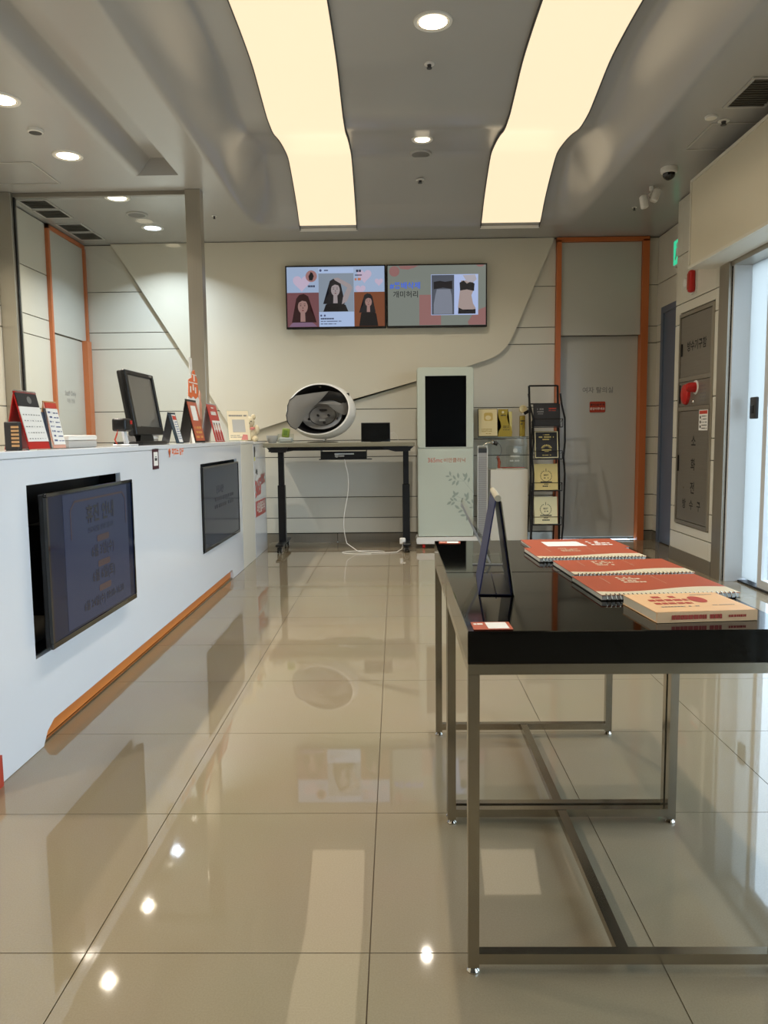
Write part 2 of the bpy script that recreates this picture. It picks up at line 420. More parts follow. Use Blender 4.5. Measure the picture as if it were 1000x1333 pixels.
# entrance: steel jamb, pale return, frosted sidelight, glass leaf
en = sroot('window_1', (2.5, 0, 0), FACE_NX)       # local x -> -Y
obj('steel_jamb', B().box(-5.722, -5.56, -.153, -.10, 0, 2.262), M_STEEL, en)
obj('jamb_gap', B().box(-5.62, -5.575, -.10, -.06, 0, 2.262), M_BLACK, en)
obj('return_panel', B().box(-5.555, -5.53, -.128, .04, 0, 2.262), M_ALU, en)
obj('sidelight_panel', B().box(-5.535, -5.262, -.006, .006, .03, 2.23), M_FROST, en)
obj('mullion', B().box(-5.262, -5.235, -.02, .02, 0, 2.25), M_ALU, en)
obj('door_header', B().box(-5.56, 2.6, -.14, .05, 2.23, 2.27), M_STEEL, en)
obj('door_track', B().box(-5.53, 2.6, -.035, .04, 0, .012), M_BLKM, en)
for k in range(7):
    y = 5.235-1.1*k; y2 = max(y-1.1, Y0)
    if y-y2 < .2: break
    obj('pane', B().box(-y+.012, -y2-.012, -.004, .004, .05, 2.20), M_GLASS, en)
    fr = B().box(-y, -y+.03, -.02, .02, 0.01, 2.23).box(-y2-.03, -y2, -.02, .02, .01, 2.23).box(-y+.03, -y2-.03, -.02, .02, .012, .07).box(-y+.03, -y2-.03, -.02, .02, 2.17, 2.23)
    obj('pane_frame', fr, M_ALU, en)
g = struct('ground_outside', B().box(2.62, 40, -30, 30, -.12, -.03), M_GROUND)

# ---- doors with orange frames
d1 = sroot('door_1', (0, YB, 0))
fx0, fx1 = 1.585, 2.48
fb = B().box(fx0, fx0+.045, -.05, .05, 0, 2.94).box(fx1-.065, fx1, -.05, .05, 0, 2.94).box(fx0, fx1, -.05, .05, 2.925, 2.965)
obj('door_frame', fb, M_ORANGE, d1)
obj('transom_panel', B().box(fx0+.047, fx1-.067, -.02, .03, 2.035, 2.923, bev=.002), M_DOOR, d1)
dl = obj('door_leaf', B().box(fx0+.047, fx1-.067, .045, .085, .025, 2.032, bev=.002), M_DOOR, d1)
text('lettering', '여자 탈의실', .064, 2.025, .0442, 1.50, M_INKG, d1, .012)
sg = obj('door_sign', B().prism(rrect(1.945, 2.10, 1.283, 1.39, .012), .0385, .0448), M_BROWNRED, d1)
text('lettering', '들어오실 때 꼭', .023, 2.022, .0380, 1.357, M_INK, sg, .03)
text('lettering', '문닫아주세요', .027, 2.022, .0380, 1.317, M_WINK, sg, .02)
d2 = sroot('door_2', (XL, 0, 0), FACE_X)
fb = B().box(6.93, 6.965, -.03, .012, 0, 2.96).box(6.93, 7.735, -.03, .012, 2.925, 2.96).box(7.63, 7.735, -.055, .012, 0, 2.03).box(7.70, 7.735, -.04, .012, 2.03, 2.925)
obj('door_frame', fb, M_ORANGE, d2)
obj('transom_panel', B().box(6.967, 7.698, -.018, .011, 2.03, 2.923), M_DOOR, d2)
obj('door_leaf', B().box(6.967, 7.628, -.004, .011, .02, 2.02), M_DOOR, d2)
text('lettering', 'Staff Only', .062, 7.30, -.0046, 1.50, M_INKG, d2, .01)
text('lettering', '직원 전용', .045, 7.30, -.0046, 1.43, M_INKG, d2, .01)

# ---- steel framed glass screen left of the vault
w2 = sroot('window_2', (0, 6.13, 0))
obj('steel_post', B().box(-1.597, -1.482, -.05, .05, 0, ZC-.002, bev=.002), M_STEEL, w2)
obj('steel_post', B().box(-3.066, -2.945, -.05, .05, 0, ZC-.002, bev=.002), M_STEEL, w2)
obj('top_channel', B().box(-2.945, -1.597, -.018, .018, ZC-.03, ZC-.002), M_STEELD, w2)
obj('pane', B().box(-2.935, -1.60, -.004, .004, .8, ZC-.03), M_GLASS, w2)
obj('edge_seal', B().box(-2.945, -2.935, -.012, .012, .8, ZC-.03), M_BLACK, w2)

# ================================================================ CEILING FITTINGS
def strip_light(x0, x1, label):
    t = thing('ceiling_light_panel', label, 'ceiling light', ((x0+x1)/2, 7.27, ZC), 0, None)
    cx, cy, cz = (x0+x1)/2, 7.27, ZC
    yy = [-1.2+.07*k for k in range(int(8.47/.07)+1)]+[7.27]
    e = .006
    def P(x, y, dz): return (x-cx, y-cy, zceil(x, y)-cz-dz)
    xx = [x0+e+(x1-x0-2*e)*k/8 for k in range(9)]
    obj('diffuser', B().sheet([[P(x, y, .016) for x in xx] for y in yy if y < 7.262]), M_PANEL, t, smooth=True)
    b = B()
    for a, c in ((x0, x0+e), (x1-e, x1)):
        b.sheet([[P(a, y, 0), P(a, y, .022), P(c, y, .022), P(c, y, 0)] for y in yy])
    obj('edge_frame', b, M_DGREY, t)
    obj('end_frame', B().box(x0-cx, x1-cx, -.008, .004, -.024, .0), M_WHITE, t)
strip_light(-.857, -.332, 'long glowing wavy ceiling light panel left of the round downlights')
strip_light(.79, 1.33, 'long glowing wavy ceiling light panel right of the round downlights')

def downlight(x, y, label, lampmat=M_WARML, col=(1, .9, .76), r=.075, z=None, w=None):
    z = zceil(x, y) if z is None else z
    t = thing('downlight', label, 'ceiling light', (x, y, z), 0, None)
    obj('trim_ring', B().rev([(r, -.0), (r+.004, -.008), (r+.022, -.008), (r+.026, .004)], n=36, caps=False), M_WHITE, t, True)
    obj('reflector', B().rev([(r*1.02, -.008), (r*.96, -.0066), (r*.95, -.0066)], n=36, caps=False), M_CHROME, t, True)
    obj('lamp', B().rev([(.001, -.007), (r*.6, -.0075), (r*.97, -.0062)], n=28), lampmat, t, True)
    L = bpy.data.lights.new('lamp_light', 'AREA'); L.shape = 'DISK'; L.size = .055; L.energy = LAMP_W if w is None else w; L.color = col; L.spread = R(130)
    lo = bpy.data.objects.new('lamp_light', L); C.objects.link(lo); lo.parent = t; lo.location = (0, 0, -.014)
    return t
downlight(-2.18, 4.47, 'round warm downlight nearest the left edge of the ceiling')
downlight(-2.18, 5.34, 'round warm downlight just in front of the steel framed glass screen')
downlight(-2.18, 6.26, 'round warm downlight behind the top of the glass screen, beside the vents')
downlight(-2.18, 7.15, 'round bluish white downlight behind the glass screen', M_COOLL, (.72, .85, 1))
downlight(.23, 4.53, 'large round downlight between the light panels, nearest the camera', r=.085)
downlight(.225, 6.12, 'smaller round downlight between the light panels beside the ceiling speaker', r=.06)
for y, s in ((3.5, 'first'), (2.4, 'second'), (1.3, 'third')): downlight(-2.18, y, s+' round downlight of the left soffit outside the frame, counted from the picture edge')
downlight(.23, 2.6, 'round downlight in the middle of the vault overhead')
downlight(-2.18, .2, 'round downlight in the left soffit beside the camera')

def disc_thing(name, label, cat, x, y, r, m, dz=.012, mid=None):
    t = thing(name, label, cat, (x, y, zceil(x, y)))
    obj('rim', B().rev([(r*.86, -dz), (r, -dz*.8), (r*1.04, .002)], n=32).rev([(.001, -dz*.7), (r*.88, -dz*.7)], n=32), M_LGREY if mid is None else M_WHITE, t, True)
    obj('grille', B().rev([(.001, -dz*1.05), (r*.84, -dz*1.0), (r*.86, -dz*.5)], n=32), m, t, True)
    return t
disc_thing('ceiling_speaker', 'round grey ceiling speaker between the light panels', 'speaker', .225, 6.50, .085, M_GREYP)
disc_thing('ceiling_speaker', 'round grey ceiling speaker behind the glass screen', 'speaker', -2.18, 6.72, .085, M_GREYP)
def sprinkler(x, y, label, r=.02):
    t = thing('sprinkler', label, 'sprinkler', (x, y, zceil(x, y)))
    obj('collar', B().rev([(.001, -.004), (r*1.7, -.004), (r*1.8, .004)], n=20), M_WHITE, t, True)
    obj('nozzle', B().cyl((0, 0, -.022), (0, 0, 0), r*.55, r*.8, 12).cyl((0, 0, -.026), (0, 0, -.022), r*.9, r*.9, 12), M_DGREY, t)
sprinkler(.229, 4.98, 'small dark sprinkler head in the vault between the two downlights', .018)
sprinkler(.23, 6.80, 'small white sprinkler behind the round ceiling speaker in the vault')
sprinkler(-1.54, 6.81, 'small sprinkler in the soffit above the right steel post', .012)
sprinkler(2.035, 6.75, 'small dark sprinkler near the orange framed door top right', .012)
t = disc_thing('smoke_detector', 'white round smoke detector beside the left ceiling slot', 'detector', -2.196, 4.906, .045, M_DGREY, .02, 1)
t = disc_thing('smoke_detector', 'cream round detector beside the right ceiling vent', 'detector', 1.92, 4.88, .035, M_OFFW, .014, 1)
sprinkler(2.025, 4.95, 'small white sprinkler right of the cream detector', .02)

def vent(x0, x1, y0, y1, label, n=12, group=None, along='x'):
    t = thing('ceiling_vent', label, 'vent', ((x0+x1)/2, (y0+y1)/2, ZC)); hx, hy = (x1-x0)/2, (y1-y0)/2
    f = .018
    obj('frame', B().box(-hx, hx, -hy, -hy+f, -.008, .0).box(-hx, hx, hy-f, hy, -.008, 0).box(-hx, -hx+f, -hy+f, hy-f, -.008, 0).box(hx-f, hx, -hy+f, hy-f, -.008, 0), M_LGREY, t)
    obj('backing', B().box(-hx+f, hx-f, -hy+f, hy-f, -.002, -.0005), M_MESH, t)
    for k in range(n):
        y = -hy+f+(2*hy-2*f)*(k+.5)/n; w = (2*hy-2*f)/n*.28
        o = obj('slat', B().box(-hx+f, hx-f, -w, w, -.0015, .0, M=Matrix.Translation((0, y, -.005)) @ Matrix.Rotation(R(35), 4, 'X')), M_GREYP, t)
vent(1.935, 2.18, 4.36, 4.75, 'grey slatted air vent in the ceiling at the upper right edge', 12)
vent(-2.99, -2.75, 6.27, 6.52, 'first dark ceiling vent behind the left steel post', 7)
vent(-2.99, -2.75, 6.54, 6.79, 'second dark ceiling vent behind the left steel post', 7)
vent(-2.99, -2.75, 6.97, 7.24, 'third dark ceiling vent, above the staff door', 7)
vent(-2.99, -2.75, 7.26, 7.53, 'farthest dark ceiling vent, nearest the back wall', 7)

# dome camera, white twin sensor
t = thing('dome_camera', 'white ceiling dome security camera with dark dome', 'camera', (1.985, 5.78, ZC))
obj('base', B().rev([(.001, 0), (.058, 0), (.06, -.012), (.056, -.034), (.045, -.04)], n=32), M_WHITE, t, True)
obj('dome', B().rev([(.044, -.04), (.042, -.058), (.032, -.074), (.016, -.084), (.001, -.087)], n=28), M_SCREEN, t, True)
t = thing('motion_sensor', 'white twin-headed motion sensor on a ceiling bracket beside the dome camera', 'sensor', (2.0, 6.20, ZC))
obj('bracket', B().cyl((0, 0, -.03), (0, 0, 0), .02).tube([(0, 0, -.03), (0, -.01, -.05), (-.02, -.01, -.07)], .012), M_WHITE, t)
obj('sensor_head', B().box(-.028, .028, -.03, .03, -.05, .05, bev=.014, seg=3, M=Matrix.Translation((.02, -.03, -.075)) @ Matrix.Rotation(R(20), 4, 'Y')), M_WHITE, t, True)
obj('sensor_head', B().box(-.026, .026, -.028, .028, -.05, .05, bev=.014, seg=3, M=Matrix.Translation((-.065, -.02, -.12)) @ Matrix.Rotation(R(-10), 4, 'Y')), M_WHITE, t, True)
# ================================================================ RIGHT WALL FITTINGS
t = thing('sign_box', 'long cream box fixed high above the glass entrance', 'sign box', (2.255, 5.80, 2.26), FACE_NX)
# local x -> -Y (0..), local y -> +X
obj('casing', B().box(0, 6.8, -.095, .103, .0, .625, bev=.004), M_OFFW, t)
obj('edge_frame', B().box(.0, 6.8, -.108, -.094, .0, .02).box(0, 6.8, -.108, -.094, .605, .625).box(0, .02, -.108, -.094, .02, .605), M_OFFW, t)
obj('face_panel', B().box(.022, 6.78, -.101, -.094, .022, .603), M_CREAM, t)

t = thing('hydrant_cabinet', 'tall brushed steel fire hydrant cabinet set into the pillar', 'cabinet', (2.35, 6.13, .33), FACE_NX)
w, h = .34, 1.70
obj('frame', B().box(-w, w, -.012, .014, 0, .028).box(-w, w, -.012, .014, h-.028, h).box(-w, -w+.026, -.012, .014, .028, h-.028).box(w-.026, w, -.012, .014, .028, h-.028), M_STEEL, t)
ud = obj('upper_door', B().box(-w+.03, w-.03, -.004, .012, 1.19, h-.032), M_STEELD, t)
obj('handle', B().box(-w+.05, -w+.066, -.012, -.004, 1.36, 1.46), M_BLACK, ud)
text('lettering', '방수기구함', .085, .02, -.0052, 1.42, M_INK, ud, .02)
mid = obj('alarm_plate', B().box(-w+.03, w-.03, -.006, .012, .955, 1.15), M_STEELD, t)
obj('divider', B().box(-w+.028, w-.028, -.011, .012, 1.153, 1.187), M_STEEL, t)
obj('divider', B().box(-w+.028, w-.028, -.011, .012, .918, .952), M_STEEL, t)
obj('handle', B().box(-w+.04, -w+.054, -.014, -.006, .98, 1.13), M_BLACK, mid)
obj('alarm_bell', B().rev([(.001, -.038), (.05, -.036), (.078, -.024), (.084, -.006), (.084, .0)], (-.16, 0, 1.05), 32, 'y', 1, 1), M_RED, mid, True)
obj('lamp_ring', B().rev([(.052, -.012), (.056, -.006), (.056, 0), (.001, 0)], (.03, 0, 1.095), 28, 'y'), M_WHITE, mid, True)
obj('red_lamp', B().rev([(.001, -.085), (.026, -.08), (.036, -.06), (.04, -.012)], (.03, 0, 1.095), 28, 'y'), M_RED, mid, True)
obj('push_button', B().rev([(.001, -.016), (.013, -.014), (.018, -.006)], (-.02, 0, .985), 20, 'y'), M_CHROME, mid, True)
b = B()
for k in range(5): greek(b, .11, .24, 1.10-.028*k, .013, -.0068, seed=k)
obj('small_print', b, M_INKG, mid)
ld = obj('lower_door', B().box(-w+.03, w-.03, -.004, .012, .032, .915), M_STEELD, t)
for i, ch in enumerate('소화전'): text('lettering', ch, .10, .015, -.0052, .67-.185*i, M_INK, ld, .02)
for i, ch in enumerate('방수구'): text('lettering', ch, .085, -.15+.15*i, -.0052, .165, M_INK, ld, .02)
obj('handle', B().box(-w+.04, -w+.052, -.012, -.004, .43, .56), M_BLACK, ld)
obj('keyhole', B().cyl((-.17, -.008, .3), (-.17, -.004, .3), .008), M_CHROME, ld)
t = thing('instruction_notice', 'white instruction notice with red heading stuck on the steel cabinet', 'notice', (2.345, 5.93, 1.09), FACE_NX)
pg_ = obj('sheet', B().box(-.085, .085, -.002, -.0005, 0, .165), M_PAPER, t)
obj('heading', B().rect(-.075, .075, .125, .15, -.0028), M_REDC, t)
b = B()
for k in range(5): greek(b, -.03, .07, .108-.023*k, .009, -.0028, seed=k)
obj('small_print', b, M_INKG, t)
b = B()
for k in range(3): b.disc(-.055, .10-.036*k, .012, -.0028, 12)
obj('pictogram', b, M_INK, t)

t = thing('fire_alarm_strobe', 'red and white fire alarm strobe on the pillar below the sign box', 'alarm', (2.35, 6.20, 2.245), FACE_NX)
obj('base_plate', B().prism(rrect(-.065, .065, -.09, .09, .03), -.014, 0), M_WHITE, t)
obj('horn', B().box(.0, .062, -.062, -.012, -.085, .085, bev=.02, seg=3), M_RED, t, True)
obj('strobe_lens', B().rev([(.001, -.075), (.03, -.068), (.045, -.045), (.05, -.012)], (-.03, 0, 0), 24, 'y'), M_WHITE, t, True)
obj('horn_grille', B().box(.012, .05, -.064, -.061, -.06, .06), M_BROWNRED, t)

t = thing('exit_sign', 'green lit emergency exit sign peeking from behind the pillar', 'sign', (2.58, 7.03, 2.56), FACE_NX)
obj('housing', B().box(-.17, .17, -.05, 0, 0, .24, bev=.006), M_WHITE, t)
obj('green_face', B().box(-.155, .155, -.053, -.049, .015, .225), M_EXIT, t)
fig = B().disc(-.07, .18, .018, -.0545, 14).flat([(-.09, .15), (-.05, .16), (-.04, .10), (-.01, .06), (-.03, .05), (-.06, .09), (-.10, .05), (-.12, .06), (-.085, .10)], -.0545).flat([(.02, .04), (.10, .04), (.10, .19), (.02, .19)], -.0545)
obj('running_figure', fig, M_WINK, t)

t = thing('door_sensor', 'dark touch sensor mounted on the frosted sidelight of the entrance', 'switch', (2.494, 5.40, 1.24), FACE_NX)
obj('housing', B().box(-.045, .045, -.026, 0, -.075, .075, bev=.008, seg=2), M_DGREY, t, True)
obj('lens', B().box(-.024, .024, -.032, -.024, -.04, .02, bev=.004), M_BLACK, t)

# ================================================================ TELEVISIONS
def tv_shell(t, w, h, d=.05, bez=.012):
    obj('housing', B().box(-w/2, w/2, 0.004, d, 0, h, bev=.006), M_BLACK, t)
    obj('bezel', B().box(-w/2, w/2, -.004, .006, 0, bez*1.5).box(-w/2, w/2, -.004, .006, h-bez, h).box(-w/2, -w/2+bez, -.004, .006, bez*1.5, h-bez).box(w/2-bez, w/2, -.004, .006, bez*1.5, h-bez), M_BLACK, t)
    obj('chin_badge', B().box(-.05, .05, -.008, -.002, -.006, .004), M_DGREY, t)
WY = YB-.115
def lit(n, c, s=.5):
    if 'screen_'+n in MATS: return MATS['screen_'+n]
    m = mat('screen_'+n, c, .25, emit=.9); m.node_tree.nodes['Principled BSDF'].inputs['Base Color'].default_value = (.012, .012, .014, 1); return m
def heart(cx, cz, r):
    P = []
    for k in range(28):
        a = 2*PI*k/28
        P.append((cx+r*16*math.sin(a)**3/16, cz+r*(13*math.cos(a)-5*math.cos(2*a)-2*math.cos(3*a)-math.cos(4*a))/16))
    return P
t = thing('wall_television', 'left wall television showing three portrait photographs', 'television', (-.567, WY, 2.118)); w, h = .972, .60
tv_shell(t, w, h)
obj('mount', B().box(-.2, .2, .05, .072, .15, .45), M_BLACK, t)
sc = obj('screen', B().box(-w/2+.012, w/2-.012, -.001, .003, .018, h-.012), lit('pale_blue', (152, 170, 198), .42), t)
def lay(name, b, m, par=None): return obj(name, b, m, par or sc)
y = -.002
for hx, hz, hr in ((-.33, .44, .085), (.28, .50, .07), (.24, .37, .05), (.42, .44, .04)): lay('pink_heart', B().flat(heart(hx, hz, hr), y), lit('heart', (186, 170, 192), .34))
lay('photo_frame', B().rect(-.474, -.165, .018, .345, y-.0006), lit('rust', (112, 72, 76), .28))
lay('photo_frame', B().rect(.178, .474, .018, .345, y-.0006), lit('brown', (116, 66, 42), .3))
lay('photo_card', B().rect(-.165, .175, .018, .575, y-.0008), lit('card_white', (164, 184, 218), .5))
lay('photo_frame', B().rect(-.165, .175, .16, .525, y-.0012), lit('grey_wall', (128, 140, 154), .38))
lay('round_badge', B().disc(-.235, .50, .055, y-.001, 26), lit('badge', (150, 110, 108), .35))
# three portraits, flat prints of faces and hair
def hair(cx, cz, s, flip=1):
    P = [(-.5, .0), (-.52, .5), (-.4, .95), (-.1, 1.12), (.22, 1.05), (.42, .8), (.46, .35), (.62, -.25), (.75, -.8), (-.95, -.8), (-.72, -.3)]
    return [(cx+s*a*flip, cz+s*c) for a, c in P]
DH = lit('hair_dark', (22, 22, 28), .12); DB = lit('hair_brown', (46, 24, 24), .15); SK = lit('skin', (150, 118, 112), .3); SKP = lit('skin_pale', (150, 140, 142), .35)
TOP = lit('black_top', (14, 14, 18), .1); LIP = lit('lip', (110, 50, 52), .25)
def portrait(cx, cz, s, hm, skm, topm, lean=0, arm=0, zb=0):
    y2 = y-.0018
    lay('portrait_top', B().flat([(cx-.95*s, zb), (cx-.75*s, cz-.85*s), (cx-.2*s, cz-.6*s), (cx+.3*s, cz-.6*s), (cx+.8*s, cz-.9*s), (cx+1.0*s, zb)], y2), topm)
    lay('portrait_hair', B().flat(hair(cx, cz, s, -1 if lean else 1), y2-.0004), hm)
    lay('portrait_neck', B().flat([(cx-.16*s, cz-.75*s), (cx+.18*s, cz-.75*s), (cx+.16*s, cz-.1*s), (cx-.14*s, cz-.1*s)], y2-.0007), skm)
    lay('portrait_face', B().disc(cx+.02*s, cz+.25*s, .34*s, y2-.0010, 20, 1, 1.35), skm)
    f = B()
    for e in (-.13, .15): f.disc(cx+e*s, cz+.33*s, .055*s, y2-.0014, 10, 1, .5)
    f.rect(cx+(-.2)*s, cx-.06*s, cz+.43*s, cz+.455*s, y2-.0014).rect(cx+.08*s, cx+.22*s, cz+.43*s, cz+.455*s, y2-.0014)
    f.flat([(cx+.01*s, cz+.28*s), (cx+.06*s, cz+.14*s), (cx-.0*s, cz+.13*s)], y2-.0014)
    lay('portrait_features', f, hm)
    lay('portrait_lips', B().disc(cx+.02*s, cz+.0*s, .075*s, y2-.0014, 12, 1, .45), LIP)
    lay('portrait_fringe', B().flat([(cx-.36*s, cz+.25*s), (cx-.33*s, cz+.72*s), (cx+.0*s, cz+.86*s), (cx+.34*s, cz+.7*s), (cx+.38*s, cz+.3*s), (cx+.26*s, cz+.6*s), (cx-.02*s, cz+.66*s), (cx-.28*s, cz+.52*s)], y2-.0016), hm)
    if arm:
        lay('portrait_arm', B().flat([(cx+a*s, cz+c*s) for a, c in ((.5, -.85), (.9, -.62), (1.34, .42), (1.2, .66), (.2, 1.2), (-.12, 1.12), (.0, .98), (.95, .42), (.6, -.3))], y2-.0017), skm)
portrait(-.325, .175, .142, DB, SK, lit('pink_knit', (122, 96, 120), .3), 1, 0, .02)
portrait(-.005, .335, .125, DH, SKP, TOP, 0, 1, .162)
portrait(.315, .225, .095, DH, SK, TOP, 0, 0, .02)
b = B(); greek(b, -.15, -.02, .095, .014, y-.0014); greek(b, -.15, .05, .07, .008, y-.0014, seed=2); greek(b, -.15, .0, .045, .008, y-.0014, seed=3); greek(b, -.11, -.07, .553, .012, y-.0014, seed=4); greek(b, .20, .25, .545, .022, y-.0014, seed=5); greek(b, .19, .26, .505, .012, y-.0014, seed=6); greek(b, -.27, -.20, .405, .018, y-.0014, seed=7)
lay('caption_print', b, lit('ink', (40, 44, 70), .2))
b = B().disc(-.145, .553, .012, y-.0014, 16).disc(-.145, .125, .01, y-.0014, 12).disc(-.11, .125, .01, y-.0014, 12); lay('caption_icons', b, lit('ink2', (70, 76, 110), .2))
lay('caption_tag', B().rect(.185, .205, .455, .475, y-.0014).rect(.215, .245, .455, .478, y-.0014), lit('tag', (180, 110, 80), .4))
lay('badge_figure', B().flat([(-.255, .46), (-.225, .46), (-.21, .50), (-.222, .53), (-.24, .54), (-.25, .52), (-.262, .50)], y-.0016), DH)

t = thing('wall_television', 'right wall television with blue lettering and a waist photograph', 'television', (.413, WY, 2.118)); w = .972
tv_shell(t, w, h)
obj('mount', B().box(-.2, .2, .05, .072, .15, .45), M_BLACK, t)
sc = obj('screen', B().box(-w/2+.012, w/2-.012, -.001, .003, .018, h-.012), lit('sage_grey', (118, 124, 117), .38), t)
PK = lit('pink_shape', (140, 100, 98), .38)
for q in ([(-.17, .022), (.04, .022), (.04, .31), (-.17, .31)], [(-.41+.05*math.cos(R(15*k)), .535+.05*math.sin(R(15*k))) for k in range(24)], [(-.37, h-.014), (-.35, .557), (-.28, .55), (-.22, .565), (-.18, h-.014)], [(.474, .02), (.474, .19), (.42, .17), (.35, .12), (.30, .05), (.31, .02)], [(.38, h-.013), (.40, .57), (.44, .57), (.46, h-.013)]):
    lay('pink_shape', B().flat(q, y-.0003*len(q)/24), PK)
text('lettering', '#똥배삭제', .070, -.305, y-.002, .395, lit('blue_text', (40, 96, 230), .75), sc, .008)
text('lettering', '개미허리', .068, -.30, y-.002, .312, lit('dark_text', (26, 28, 32), .1), sc, .01)
lay('photo_card', B().rect(-.055, .40, .115, .50, y-.0008), lit('card_blue', (168, 184, 224), .5))
lay('photo_frame', B().rect(-.05, .168, .12, .495, y-.0012), lit('grey_dark', (74, 80, 92), .25))
lay('torso', B().flat([(-.03, .125), (-.03, .22), (-.015, .30), (.0, .36), (.13, .36), (.145, .30), (.15, .2), (.15, .125)], y-.0018), lit('torso_dim', (120, 126, 140), .33))
lay('dark_cloth', B().flat([(-.03, .36), (-.03, .43), (.03, .44), (.08, .43), (.15, .44), (.15, .36), (.06, .375)], y-.0020), DH)
lay('torso', B().flat([(.215, .125), (.205, .19), (.23, .26), (.24, .31), (.225, .36), (.235, .44), (.35, .44), (.36, .36), (.335, .30), (.335, .25), (.375, .18), (.37, .125)], y-.0018), lit('torso_lit', (158, 142, 138), .42))
lay('dark_cloth', B().flat([(.225, .345), (.22, .42), (.26, .44), (.29, .41), (.33, .43), (.365, .41), (.36, .34), (.29, .355)], y-.0022), DH)
lay('dark_cloth', B().flat([(.205, .125), (.21, .185), (.25, .165), (.30, .15), (.345, .165), (.375, .17), (.375, .125)], y-.0022), DH)
lay('hand_cloth', B().flat([(.25, .49), (.29, .43), (.35, .42), (.385, .45), (.37, .495)], y-.0024), lit('pale_cloth', (168, 164, 172), .4))

# ================================================================ RECEPTION COUNTER
# local x -> +Y, local y -> -X ; origin at the front foot
CX = -1.25
t = thing('reception_counter', 'long white glossy reception counter with recessed screens and orange kick', 'counter', (CX, 4.2, 0), FACE_X)
o0 = 2.20-4.2; o1 = 6.205-4.2
k0, k1 = 2.60-4.2, 5.79-4.2
outer = [(o0, .002), (k0, .002), (k0+.035, .045), (k0+.09, .070), (k1-.035, .074), (k1-.01, .05), (k1, .002), (o1, .002), (o1, 1.015), (o0, 1.015)]
r1 = (2.577-4.2, 3.47-4.2, .322, .925); r2 = (4.905-4.2, 6.035-4.2, .325, .908)
hole = lambda r: [(r[0], r[2]), (r[0], r[3]), (r[1], r[3]), (r[1], r[2])]
obj('front_panel', B().holed(outer, [hole(r1), hole(r2)], 0, .02), M_GLOSSW, t)
obj('carcass', B().box(o0, o1, .105, .22, .0, 1.014).box(o0, o1, .022, .105, .93, 1.014).box(o0, o1, .022, .105, .09, .318).box(o0, r1[0]-.004, .022, .105, .318, .93).box(r1[1]+.004, r2[0]-.004, .022, .105, .318, .93).box(r2[1]+.004, o1, .022, .105, .318, .93).box(o0, k0-.02, .022, .105, 0, .09).box(k1+.02, o1, .022, .105, 0, .09), M_WHITE, t)
obj('counter_top', B().box(o0, o1, -.002, .225, 1.016, 1.042, bev=.003), M_GLOSSW, t)
obj('kick_strip', B().box(k0-.018, k1+.018, .021, .05, .012, .085), M_ORANGE2, t)
obj('kick_sill', B().box(k0-.018, k1+.018, .010, .06, .0, .010), M_NICKEL, t)
for r in (r1, r2):
    b = B().box(r[0], r[1], .096, .104, r[2], r[3]).box(r[0], r[0]+.004, .021, .096, r[2], r[3]).box(r[1]-.004, r[1], .021, .096, r[2], r[3]).box(r[0], r[1], .021, .096, r[2], r[2]+.004).box(r[0], r[1], .021, .096, r[3]-.004, r[3])
    obj('recess_lining', b, M_BLACK if r is r1 else M_DGREY, t)
obj('corner_guard', B().box(o0-.02, 2.298-4.2, -.012, -.001, 0, .10), M_BROWNRED, t)

def counter_tv(label, ymid, w, h, z, x, proud, lines, hue):
    t = thing('counter_television', label, 'television', (x, ymid, z), FACE_X)
    obj('housing', B().box(-w/2+.004, w/2-.004, .008, .028, .004, h-.004, bev=.003), M_BLACK, t)
    obj('rear_case', B().box(-w/2+.1, w/2-.1, .0285,   .12 if proud else .08, .1, h-.12), M_BLACK, t)
    bz = .022
    obj('bezel', B().box(-w/2, w/2, -.003, .008, 0, .022, bev=.002).box(-w/2, w/2, -.003, .008, h-.014, h, bev=.002).box(-w/2, -w/2+.014, -.003, .008, .022, h-.014).box(w/2-.014, w/2, -.003, .008, .022, h-.014), M_SCREEN, t)
    s = obj('screen', B().box(-w/2+.014, w/2-.014, .0, .006, .022, h-.014), hue, t)
    return t, s
HU1 = mat('screen_navy', (10, 18, 38), .09, emit=.8, ior=1.35)
t, s = counter_tv('large counter screen with a faint orange framed holiday notice, nearest the camera', 3.045, .87, .548, .346, CX+.047, True, 0, HU1)
TX = lit('dim_brown', (60, 44, 46), .3); TX2 = lit('dim_dark', (20, 20, 30), .1)
obj('notice_area', B().rect(-.30, .36, .03, .53, -.0006), lit('notice_blue', (26, 38, 68), .55), s)
fr = B()
for a, c in zip([(-.24, .36), (-.24, .47), (-.20, .50), (.30, .50), (.335, .47), (.335, .36)], [(-.24, .47), (-.20, .50), (.30, .50), (.335, .47), (.335, .36)]):
    d = Vector((c[0]-a[0], c[1]-a[1])).normalized()*.004; fr.flat([(a[0]-d.y, a[1]+d.x), (c[0]-d.y, c[1]+d.x), (c[0]+d.y, c[1]-d.x), (a[0]+d.y, a[1]-d.x)], -.0014)
obj('notice_border', fr, TX, s)
text('lettering', '휴진 안내', .075, .05, -.0014, .435, TX2, s, .03)
text('lettering', '진료시간을 안내드립니다', .026, .05, -.0014, .375, TX2, s, .01)
for z, a in ((.285, '6월 3일(수)'), (.185, '6월 6일(토)'), (.085, '6월 24일(수) 09:00-16:30')):
    text('lettering', a, .052 if len(a) < 10 else .042, .06, -.0014, z, TX2, s, .02)
for z in (.335, .232, .132):
    obj('notice_tag', B().flat(rrect(0, .13, z-.014, z+.012, .01), -.0014), TX, s)
HU2 = mat('screen_grey', (26, 30, 38), .09, emit=.9, ior=1.35)
t, s = counter_tv('smaller dark grey counter screen nearest the far end of the counter', 5.472, 1.115, .555, .332, CX+.012, False, 0, HU2)
